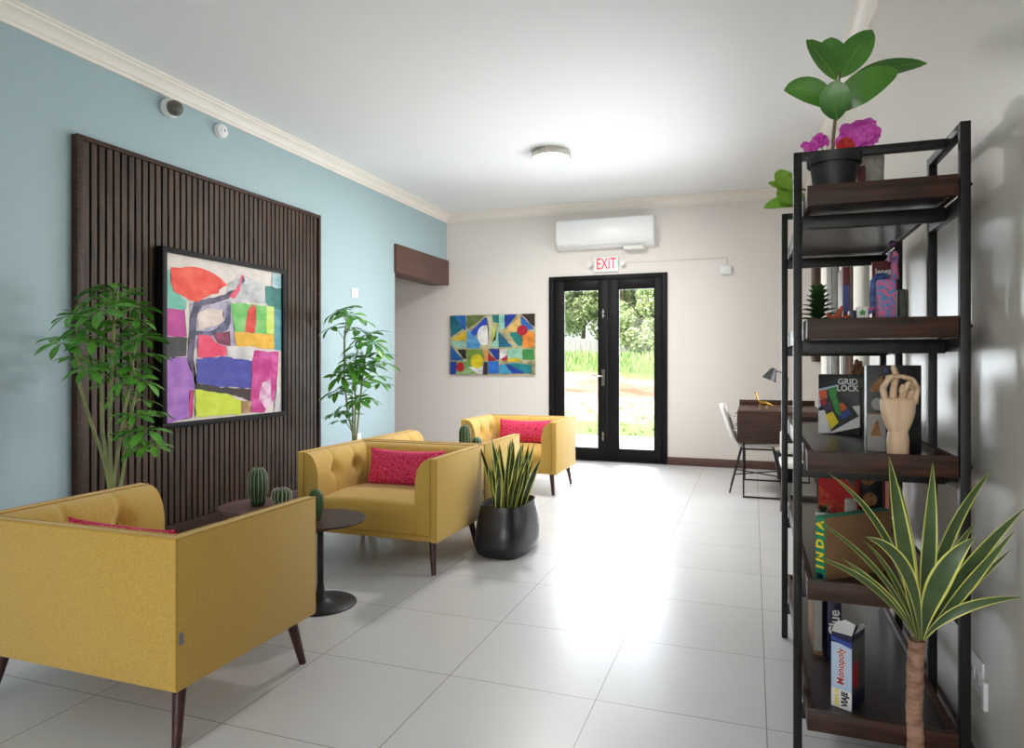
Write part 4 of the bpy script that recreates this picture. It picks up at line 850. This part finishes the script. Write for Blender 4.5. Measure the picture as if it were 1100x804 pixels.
# ================================================================== BOOKCASE
BX0, BX1, BY0, BY1 = .158, .562, 2.285, 3.72
TOPS = [1.846, 1.434, 1.024, .626, .221]
t = thing('bookcase', 'tall five-tier bookcase of dark wood tray shelves on a black metal frame', 'bookcase', (BX0, BY0, 0))
q = lambda x: x-BX0
r_ = lambda y: y-BY0
def post(x, y, name='post'): MB().box(q(x)-.0135, q(x)+.0135, r_(y)-.0135, r_(y)+.0135, 0, 1.998, bev=.002).build(name, 'black_metal', t)
LY = (2.46, 3.45); RY = ((2.30, 2.68), (3.25, 3.62))
for y in LY: post(.140, y)
for pr in RY:
    for y in pr: post(.579, y)
for pr in RY: MB().box(q(.5655), q(.5925), r_(pr[0])+.0135, r_(pr[1])-.0135, 1.971, 1.998, bev=.002).build('top_rail', 'black_metal', t)
for y in LY: MB().box(q(.1535), q(.5655), r_(y)-.0135, r_(y)+.0135, 1.971, 1.998, bev=.002).build('cross_bar', 'black_metal', t)
for z in TOPS:
    for y in LY:
        MB().box(q(.1535), q(.5655), r_(y)-.0135, r_(y)+.0135, z-.062-.045, z-.0625, bev=.002).build('cross_bar', 'black_metal', t)
    for pr in RY: MB().box(q(.5660), q(.592), r_(pr[0])+.0135, r_(pr[1])-.0135, z-.062-.040, z-.0625, bev=.002).build('side_rail', 'black_metal', t)
    W_, L_ = BX1-BX0, BY1-BY0; zz = z-.062
    sh = MB().box(0, W_, 0, .018, zz, z, bev=.0015).box(0, W_, L_-.018, L_, zz, z, bev=.0015).box(0, .018, .018, L_-.018, zz, z, bev=.0015).box(W_-.018, W_, .018, L_-.018, zz, z, bev=.0015)
    so = sh.build('shelf', 'dark_wood', t)
    MB().box(.018, W_-.018, .018, L_-.018, zz+.006, z-.020).build('shelf_board', 'shelf_top', so)
    for y in (LY[0], ): MB().ball((q(.5945), r_(2.30), z-.03), (.006, .006, .006), 10).build('bolt', 'black_metal', t)
FL = [z-.020 for z in TOPS]

def at(px, y):    # x of a spot on the row at depth y (layout arithmetic for the shelves)
    u = (px-550)/729; return y*(u*.9423-.3348)/(u*.3348+.9423)

# ---- top shelf
z = FL[0]
x0, y0 = .245, 2.40
t = thing('rubber_plant', 'young rubber plant in a black nursery pot on the near end of the top shelf', 'potted plant', (x0, y0, z))
MB().lathe([(.058, 0), (.060, .004), (.070, .100), (.070, .104), (.080, .104), (.082, .135), (.076, .135), (.072, .11)], n=44).build('pot', 'pot_plastic', t, smooth=40)
MB().lathe([(.073, .112), (.073, .118)], n=32).build('soil', 'soil', t)
kk = 2.18/729
RP = PX((x0, y0, z), 2.18)
MB().tube([RP(894, 175), RP(895, 150), RP(898, 120), RP(901, 95), RP(902, 76)], [.006, .0055, .005, .004, .003], 10).build('stem', 'brown_stem', t)
for (b_, m_, e_, w_, n_, fo_) in [((899, 86, 0), (886, 66, -.02), (866, 43, -.03), 24, (.2, -1, .5), .2), ((902, 80, .02), (890, 60, .06), (893, 40, .08), 26, (.0, -1, .3), .15),
        ((903, 84, 0), (914, 60, -.01), (937, 32, .0), 27, (.1, -1, .2), .18), ((899, 122, 0), (915, 92, -.05), (966, 76, -.06), 28, (.1, -1, -.1), .12),
        ((905, 100, .03), (935, 70, .09), (996, 68, .12), 19, (.0, -1, .1), .2), ((897, 120, 0), (875, 88, .0), (842, 97, .02), 23, (.1, -1, -.15), .2),
        ((900, 129, -.02), (895, 108, -.05), (899, 86, -.06), 27, (-.1, -1, .0), .12)]:
    A, B_, E = RP(*b_), RP(*m_), RP(*e_); nb = Vector(n_).normalized()*.0012
    lf_ = MB().leaf(A, B_, E, w_*kk*1.15, n_, 'ellip', (0, 0), fo_, 14)
    lf_.tube([A*(1-q_)**2+B_*2*q_*(1-q_)+E*q_*q_+nb for q_ in [i/10 for i in range(10)]], [.0016-.00012*i for i in range(10)], 6, mi=1)
    lf_.build('leaf', ['rubber', 'rubber_pale'], t, smooth=70)
for (px, py) in ((896, 128), (901, 100)): MB().tube([RP(895, py+12), RP(px, py)], .0022, 6).build('petiole', 'stem_green', t)

def flower(b, ctr, r, n, rr, face):
    face = Vector(face).normalized(); s1 = face.cross(Vector((0, 0, 1))).normalized(); s2 = face.cross(s1)
    for k in range(n):
        a = 2*PI*k/n+rr.uniform(-.2, .2); d = s1*math.cos(a)+s2*math.sin(a); cc = Vector(ctr)
        b.leaf(cc, cc+d*r*.55+face*r*.25, cc+d*r+face*r*rr.uniform(-.15, .35), r*.85, face, 'obov', (0, 0), .25, 7, wav=.22)
rr = random.Random(4)
x1, y1 = at(936, 2.57), 2.57
t = thing('orchid', 'magenta silk flowers in a rough pale cement pot behind the rubber plant', 'flower pot', (x1, y1, z))
MB().lathe([(.034, 0), (.036, .006), (.038, .12), (.040, .165), (.035, .165), (.033, .14)], n=40).build('pot', 'concrete_pot', t)
k3 = 2.58/729
OP = PX((x1, y1, z), 2.33)
fb = MB()
for (px, py, r, f) in [(910, 147, .030, -.03), (917, 140, .030, -.02), (924, 137, .034, .0), (931, 137, .034, 0), (936, 143, .032, -.02), (920, 149, .034, -.05), (928, 145, .034, -.05), (935, 151, .028, -.04), (905, 153, .026, 0), (909, 140, .024, .02), (926, 153, .026, -.05), (914, 153, .026, -.04), (933, 143, .03, .03)]:
    flower(fb, OP(px, py, f), r, 7, rr, (-.1+rr.uniform(-.3, .3), -1, .2+rr.uniform(-.2, .3)))
fb.build('flowers', 'magenta', t, smooth=60)
sb = MB()
for (px, py) in ((912, 150), (922, 148), (929, 145)): sb.tube([OP(933, 172), OP((px+935)/2, 160), OP(px, py, -.02)], .003, 6)
sb.build('stem', 'stem_green', t)
fb = MB(); flower(fb, OP(908, 157, -.05), .03, 8, rr, (0, -1, .2)); fb.build('red_bloom', 'orchid_red', t, smooth=60)
x2, y2 = at(884, 2.72), 2.72
t = thing('flower_stem', 'small loose spray of pink flowers left of the magenta bunch', 'flowers', (x2, y2, z))
k4 = 2.5/729
SP = PX((x2, y2, z), 2.47)
MB().lathe([(.022, 0), (.026, .06), (.022, .062)], n=24).build('vase', 'pot_plastic', t)
MB().tube([(0, 0, .01), SP(885, 165), SP(882, 155)], .002, 6).tube([SP(883, 165), SP(870, 160)], .002, 6).build('stem', 'stem_green', t)
fb = MB()
for (px, py, r) in ((866, 158, .022), (877, 154, .026), (884, 152, .026), (880, 148, .02), (874, 158, .02)): flower(fb, SP(px, py), r, 6, rr, (rr.uniform(-.5, .5), -1, .3))
fb.build('flowers', 'magenta', t, smooth=60)
o = tag(MB().box(-.012, .012, -.05, .05, 0, .11, bev=.001).box(.0121, .0135, -.045, .045, .005, .105).build('small_book', ['maroon_card'], loc=(at(921, 2.50), 2.50, z), rot=.1), 'thin dark red book standing between the rubber plant pot and the cement pot', 'book')
x3, y3 = at(868, 3.30), 3.30
t = thing('rubber_plant', 'second leafy plant leaning out left from the far end of the top shelf', 'potted plant', (x3+.02, y3, z))
MB().lathe([(.038, 0), (.048, .09), (.052, .09), (.052, .11), (.046, .11)], n=36).build('pot', 'pot_plastic', t)
k5 = 3.05/729
VP = PX((x3+.02, y3, z), 3.02)
MB().tube([(0, 0, .06), VP(868, 205), VP(850, 200), VP(836, 194)], [.009, .008, .006, .007], 8).build('stem', 'brown_stem', t)
for (b_, m_, e_, w_) in [((852, 202), (840, 195), (838, 182), 20), ((852, 215), (843, 200), (836, 188), 20), ((855, 212), (845, 215), (840, 200), 24), ((855, 222), (842, 214), (820, 224), 15), ((852, 205), (838, 200), (825, 196), 10), ((855, 205), (862, 215), (864, 224), 14)]:
    MB().leaf(VP(*b_), VP(*m_, -.03), VP(*e_), w_*k5, (.1, -1, .5), 'ellip', (0, 0), .2, 10).build('leaf', 'rubber_pale', t, smooth=70)

# ---- second shelf
z = FL[1]
x, y = at(879, 2.44), 2.44
t = thing('succulent', 'spiky dark green artificial succulent at the left end of the second shelf', 'succulent', (x, y, z))
MB().lathe([(.022, 0), (.026, .03), (.022, .03)], n=24).build('pot', 'pot_plastic', t)
fo = MB(); rr = random.Random(8)
for j in range(8):
    zz = .012+.013*j; L = .064-.005*j
    for k in range(7):
        a = 2*PI*k/7+j*.45; d = Vector((math.cos(a), math.sin(a), 0))
        fo.leaf(Vector((0, 0, zz)), Vector((0, 0, zz+.020))+d*L*.5, Vector((0, 0, zz+.016+.003*j))+d*L, .024, (d.x*-.2, d.y*-.2, 1), 'ellip', (0, 0), .35, 6)
fo.build('foliage', 'dark_green', t, smooth=60)
x, y = at(898, 2.37), 2.37
t = tag(MB().ball((0, 0, .016), (.022, .02, .016), 12).tube([(0, 0, .012), (-.028, -.01, .04)], [.014, .004], 8).tube([(0, 0, .015), (.016, -.01, .062)], [.014, .004], 8).tube([(0, 0, .012), (.040, 0, .032)], [.012, .004], 8).tube([(0, 0, .012), (-.03, .01, .012)], [.012, .004], 8).tube([(0, 0, .012), (.03, -.01, .008)], [.012, .004], 8).build('coral_ornament', 'coral', smooth=70, loc=(x, y, z)), 'small rust orange branching ornament right of the spiky succulent', 'ornament')
x, y = at(905.5, 2.60), 2.60
b = MB().box(0, .022, 0, .15, 0, .215, 0, bev=.001).box(.002, .020, -.0006, 0, .06, .15, 1).box(.002, .020, -.0006, 0, .01, .04, 2)
o = tag(b.build('game_box', ['maroon_card', 'blue_card', 'black_card'], loc=(x, y, z), rot=0), 'tall narrow dark box with blue band standing behind the small cubes', 'game box', None)
x, y = at(912.5, 2.39), 2.39
o = tag(MB().box(0, .022, 0, .04, 0, .050, 0, bev=.002).box(.005, .017, -.0006, 0, .02, .026, 1).build('small_tin', ['navy_card', 'grey_card'], loc=(x, y, z)), 'tiny dark blue box left of the white cube', 'box')
x, y = at(920.5, 2.38), 2.38
b = MB().box(0, .032, 0, .035, 0, .060, 0, bev=.002)
st = []
for k in range(10):
    a = PI/2+PI*k/5; r = .011 if k % 2 == 0 else .007; st.append((.016+r*math.cos(a), .041+r*math.sin(a)))
b.prism(st, 'y', -.0008, 0, 1)
o = tag(b.build('small_cube', ['paper', 'green_print'], loc=(x, y, z)), 'small white cube printed with a green star shape', 'box')
x, y = at(937, 2.85), 2.85
t = thing('game_box', 'dark Jenga game box standing behind the speckled figure'.replace('Jenga ', ''), 'game box', (x, y, z), -.12)
MB().box(0, .085, 0, .085, 0, .262, 0, bev=.0015).box(-.0006, 0, .002, .083, .002, .26, 1).build('carton', ['maroon_card', 'pink_flat'], t)
text('Jenga', 'paper', t, (.0360, -.0008, .222), (PI/2, 0, 0), .032, bold=.0008, sx=.80)
x, y = at(964, 2.62), 2.62
o = tag(MB().box(0, .035, 0, .08, 0, .135, bev=.010, seg=3).build('tin_box', 'tin', loc=(x, y, z)), 'grey-green rounded tin standing right of the speckled figure', 'tin')
x, y = at(951, 2.44), 2.44; kq = 2.24/729
t = thing('seated_figurine', 'pink and blue speckled sculpture of a seated figure on a block', 'figurine', (x, y, z))
FP = PX((x, y, z), 2.25)
MB().box(-.0225, .030, -.012, .045, 0, .150, 0, bev=.006, seg=3).build('block', 'speckle', t)
lb = MB().tube([FP(951, 298, -.005), FP(943, 298, -.012), FP(938, 303, -.015), FP(937.5, 320, -.02), FP(938, 333, -.022)], [.014, .013, .010, .010, .010], 12)
lf = MB().tube([FP(939, 331, -.022), FP(935, 334, -.026), FP(928, 338, -.03), FP(921, 341, -.032)], [.010, .010, .007, .004], 12)
lb.build('leg', 'speckle_blue', t, smooth=70); lf.build('foot', 'speckle', t, smooth=70)
MB().tube([FP(961, 300, .01), FP(961, 285, .01), FP(962, 275, .01), FP(961, 270, .01)], [.014, .010, .010, .006], 14).tube([FP(962, 278, 0), FP(955, 280, -.012), FP(955, 270, -.02)], [.006, .005, .004], 8).build('torso', 'speckle', t, smooth=70)
MB().ball(FP(958.5, 262.5, .006), .0125, 18).build('head', 'purple', t)
MB().tube([FP(951, 280, -.02), FP(957, 275, -.01)], .0014, 6).build('baton', 'paper', t)

# ---- third shelf
z = FL[2]
x, y = at(901, 3.05), 3.05
t = thing('game_box', 'black game box with coloured blocks picture and large white title, middle shelf', 'game box', (x, y, z), math.radians(-22))
W_, D_, H_ = .158, .050, .245
MB().box(-W_/2, W_/2, 0, D_, 0, H_, bev=.0015).build('carton', 'black_card', t)
pr = MB(); mats_ = ['paper', 'yellow_print', 'green_print', 'blue_card', 'orange_flat', 'red_card', 'sky_card', 'purple', 'black_card']
fw_ = lambda u, v: (-W_/2+u*W_, H_*(1-v))
def pp(pts, mi, lay): pr.prism([fw_(*p) for p in pts], 'y', -.0005-.0003*lay, 0, mi)
pp([(0, .60), (.30, .98), (0, 1)], 0, 1); pp([(.0, .62), (.32, .985), (1, .86), (1, .50)], 0, 1); pp([(.0, .25), (.47, .17), (.47, .24), (.0, .58)], 6, 1)
pp([(.02, .30), (.48, .20), (.98, .68), (.32, .96)], 8, 2)
pp([(.18, .68), (.36, .62), (.50, .80), (.32, .92)], 1, 3); pp([(.32, .42), (.46, .38), (.56, .55), (.56, .70), (.44, .66)], 2, 3); pp([(.50, .50), (.60, .46), (.70, .56), (.56, .62)], 4, 3)
pp([(.53, .66), (.72, .56), (.80, .64), (.60, .76)], 3, 3); pp([(.03, .44), (.18, .40), (.20, .50), (.06, .53)], 5, 3); pp([(.10, .52), (.30, .46), (.34, .56), (.16, .62)], 7, 3); pp([(.02, .28), (.20, .25), (.22, .40), (.03, .42)], 4, 3); pp([(.24, .24), (.46, .2), (.44, .38), (.30, .42)], 2, 3)
pr.build('printed_picture', mats_, t, smooth=0)
text('GRID', 'paper', t, (.034, -.0012, .215), (PI/2, 0, 0), .034, bold=.0008, sx=.95)
text('LOCK', 'paper', t, (.034, -.0012, .188), (PI/2, 0, 0), .034, bold=.0008, sx=.9)
MB().box(W_/2, W_/2+.0006, .010, .040, .195, .228).build('side_print', 'grey_card', t)
x, y = at(931, 2.50)+.075, 2.50
t = thing('game_box', 'tall black game box with gold and silver printed shapes behind the wooden hand', 'game box', (x-.075, y, z), 0)
MB().box(0, .158, 0, .05, 0, .285, bev=.0015).build('carton', 'black_card', t)
g_ = MB()
g_.prism([(.008, .205), (.028, .235), (.045, .252), (.052, .215), (.040, .200), (.014, .198)], 'y', -.0008, 0, 0)
g_.prism([(.034+.021*math.cos(2*PI*k/10), .158+.021*math.sin(2*PI*k/10)) for k in range(10)], 'y', -.0008, 0, 1)
g_.box(.001, .056, -.0008, 0, .002, .125, 1).box(.001, .056, -.0010, 0, .123, .127, 2).prism([(.012, .052), (.020, .088), (.034, .110), (.040, .070), (.044, .052)], 'y', -.0012, 0, 2)
g_.box(.050, .060, -.0010, 0, .262, .274, 3)
g_.build('printed_picture', ['gold_print', 'grey_card', 'gold_print', 'blue_card'], t, smooth=0)
# hands
def hand(label, loc, rz, m, fingers, name, palm=True, sc=1.0):
    t = thing(name, label, 'sculpture', loc, rz)
    MB().lathe([(.029*sc, 0), (.030*sc, .004), (.031*sc, .055*sc), (.0285*sc, .078*sc), (.026*sc, .082*sc)], n=32).build('wrist', m, t, smooth=50)
    def pf(u, v):
        a = 2*PI*u; zz = .080+.105*v; wx = .026+.023*math.sin(min(1, v*1.25)*PI/2); wy = .022+.004*math.sin(v*PI)
        if v > .94: wx *= 1-(v-.94)*2; wy *= 1-(v-.94)*5
        e = .75; return (sc*wx*abs(math.cos(a))**e*math.copysign(1, math.cos(a)), sc*wy*abs(math.sin(a))**e*math.copysign(1, math.sin(a)), sc*zz)
    pm = MB().grid(pf, 36, 22, closeu=True); pm.grid(lambda u, v: tuple(Vector(pf(u, 1))*(1-v)+Vector((0, 0, .185*sc))*v), 36, 2, closeu=True); pm.grid(lambda u, v: tuple(Vector(pf(u, 0))*(1-v)+Vector((0, 0, .08*sc))*v), 36, 2, closeu=True)
    pm.build('palm', m, t, smooth=60)
    for pts, r in fingers:
        b = MB()
        for i in range(len(pts)-1):
            A, B = Vector(pts[i])*sc, Vector(pts[i+1])*sc; d = (B-A); r0 = r*sc*(1-.10*i); r1 = r*sc*(1-.10*(i+1))
            b.tube([A-d*.02, A+d*.06, A+d*.5, A+d*.92, B], [r0*.72, r0, r0*.93, r1, r1*.72], 12)
            b.ball(B, r1*.86, 10)
        b.build('finger', m, t, smooth=50)
    return t
fA = [([(-.036, -.002, .175), (-.046, -.010, .215), (-.036, -.030, .244), (-.030, -.040, .252)], .0105),      # outer finger, bent forward
      ([(-.014, 0, .180), (-.012, -.004, .222), (-.006, -.006, .252), (-.016, -.008, .280)], .0115),           # index straight up
      ([(.008, 0, .180), (.012, -.026, .212), (.000, -.044, .222), (-.004, -.040, .205)], .0110),              # curled
      ([(.026, 0, .178), (.034, -.020, .214), (.016, -.040, .232), (.006, -.044, .214)], .0105),               # curled
      ([(.044, -.004, .168), (.050, -.012, .214), (.034, -.020, .243), (.004, -.022, .252), (-.038, -.024, .250)], .0100)]      # long thumb arching over
hand('pale jointed wooden artist hand model with raised finger on the middle shelf', (.420, 2.365, z), math.radians(8), 'pale_wood', fA, 'wooden_hand')
fB = [([(-.032, 0, .175), (-.036, 0, .215), (-.034, -.004, .250)], .010), ([(-.011, 0, .180), (-.012, 0, .225), (-.010, -.004, .268)], .0105), ([(.011, 0, .180), (.012, 0, .225), (.012, -.004, .262)], .0105), ([(.032, 0, .175), (.036, 0, .212), (.034, -.004, .242)], .0095), ([(-.040, -.010, .12), (-.055, -.022, .150), (-.052, -.032, .182)], .011)]
hand('carved brown patterned hand standing behind the coloured blocks game', (at(921, 3.28), 3.28, z), math.radians(48), 'brown_carved', fB, 'carved_hand', sc=1.12)

# ---- fourth shelf
z = FL[3]
th = math.radians(43)
t = thing('game_box', 'long brown cardboard box with green INDIA spine on the fourth shelf'.replace('INDIA ', 'lettered '), 'game box', (.216, 2.352, z), th)
MB().box(0, .30, 0, .040, 0, .200, bev=.0015).build('carton', 'kraft', t)
MB().box(-.0008, 0, .001, .039, .001, .199).box(.001, .299, .001, .039, .200, .2008).build('printed_spine', 'green_card', t)
text('I N D I A', 'yellow_print', t, (-.0012, .020, .112), (PI/2, -PI/2, -PI/2), .040, bold=.0014, sx=1.0)
MB().box(-.0014, -.0008, .010, .030, .004, .020).build('small_print', 'navy_card', t)
x, y = at(884, 3.18), 3.18
t = thing('succulent', 'small dark succulent in a white pot behind the brown cardboard box', 'succulent', (x, y, z))
MB().lathe([(.022, 0), (.028, .004), (.030, .055), (.026, .055), (.025, .045)], n=30).build('pot', 'pot_white', t)
fo = MB(); rr = random.Random(9)
for k in range(40):
    a = rr.uniform(0, 2*PI); e = rr.uniform(.1, 1.4); d = Vector((math.cos(a)*math.cos(e), math.sin(a)*math.cos(e), math.sin(e)))
    fo.leaf((0, 0, .05), Vector((0, 0, .05))+d*.02, Vector((0, 0, .05))+d*rr.uniform(.035, .052), .010, (0, 0, 1) if e < 1 else (1, 0, 0), 'ellip', (0, 0), .3, 5)
fo.build('foliage', 'dark_green', t, smooth=60)
x, y = at(879, 3.45), 3.45
b = MB().box(0, .175, 0, .045, 0, .30, 0, bev=.0015).prism([(.001, .12), (.10, .06), (.174, .02), (.174, .13), (.10, .19), (.001, .20)], 'y', -.0006, 0, 1).prism([(.11, .20), (.174, .13), (.174, .22), (.12, .25)], 'y', -.0009, 0, 2)
t = b.build('game_box', ['orange_card', 'red_card', 'tin'], loc=(x, y, z), rot=math.radians(-38)); tag(t, 'bright red and orange game box standing upright on the fourth shelf', 'game box')
x, y = at(914, 2.98), 2.98
def kn(u, v):
    a = 2*PI*u; r = .021*(1+.07*math.sin(a*12)*math.sin(v*40)); return (r*math.cos(a), r*math.sin(a), .15*v)
o = tag(MB().grid(kn, 72, 40, closeu=True).lathe([(.016, 0), (.016, .145)], n=20).build('woven_pot', 'concrete_pot', smooth=60, loc=(x, y, z)), 'small pale woven-textured pot between the red box and the black box', 'pot')
x, y = at(920, 3.42), 3.42
b = MB().box(0, .105, 0, .05, 0, .29, 0, bev=.0015).box(.105, .143, -.001, .05, 0, .29, 1)
for (cx, cz, r) in ((.045, .17, .032), (.055, .075, .030), (.035, .26, .02)): b.prism([(cx+r*math.cos(k), cz+r*math.sin(k)) for k in [i*2*PI/12 for i in range(12)]], 'y', -.0007, 0, 2)
b.box(.116, .132, -.0018, -.001, .03, .26, 3)
o = tag(b.build('game_box', ['black_card', 'maroon_card', 'gold_print', 'pink_flat'], loc=(x, y, z)), 'black box with gold rosettes and maroon spine right of the red box', 'game box')

# ---- bottom shelf
z = FL[4]
x, y = at(889, 2.74), 2.74
t = thing('game_box', 'dark navy Clue game box standing on edge on the bottom shelf'.replace('Clue ', ''), 'game box', (x, y, z))
MB().box(0, .046, 0, .27, 0, .30, bev=.0015).build('carton', 'navy_card', t)
text('Clue', 'paper', t, (.024, -.0008, .142), (PI/2, -PI/2, 0), .050, bold=.001)
o = tag(MB().box(0, .03, 0, .26, 0, .29, 0, bev=.0015).box(.002, .028, -.0006, 0, .02, .27, 1).build('game_box', ['kraft', 'grey_card'], loc=(x-.045, y+.03, z)), 'thin brown box leaning left of the navy box on the bottom shelf', 'game box')
t = thing('game_box', 'blue and white travel game box with red lettering and torn open top, bottom shelf', 'game box', (at(893.0, 2.39), 2.39, z), math.radians(-28))
W_, D_, H_ = .063, .105, .238
MB().box(0, W_, 0, D_, 0, H_, 0, bev=.001).box(0, W_, -.0006, 0, .001, .205, 1).box(0, W_, -.0008, 0, .001, .060, 2).prism([(0, .225), (0, .212), (W_, .197), (W_, .215)], 'y', -.001, 0, 3).box(W_, W_+.0006, .004, D_-.004, .05, H_-.02, 5).box(W_+.0006, W_+.001, .01, .045, .07, .15, 4).box(W_+.0006, W_+.001, .055, .09, .10, .18, 5).build('carton', ['navy_card', 'sky_card', 'paper', 'blue_card', 'red_card', 'tin'], t, smooth=0)
MB().add([(0, 0, H_), (W_, 0, H_), (W_, .03, H_+.028), (.03, .035, H_+.034), (0, .03, H_+.020)], [(0, 1, 2, 3, 4)]).add([(W_, .02, H_), (W_, D_, H_), (W_+.02, D_-.01, H_+.038), (W_+.022, .055, H_+.030), (W_+.012, .035, H_+.036)], [(0, 1, 2, 3, 4)]).build('torn_flap', 'paper', t, smooth=0)
text('Monopoly', 'paper', t, (.030, -.0012, .134), (PI/2, -PI/2, 0), .032, bold=.0022, sx=.88)
text('Monopoly', 'red_card', t, (.030, -.0018, .134), (PI/2, -PI/2, 0), .032, bold=.0006, sx=.88)
text('VIAJE', 'black_card', t, (.042, -.0014, .033), (PI/2, -PI/2, 0), .026, bold=.001, sx=.8)
text('JUEGOS DE', 'yellow_print', t, (.018, -.0014, .033), (PI/2, -PI/2, 0), .013, bold=.0006, sx=.8)
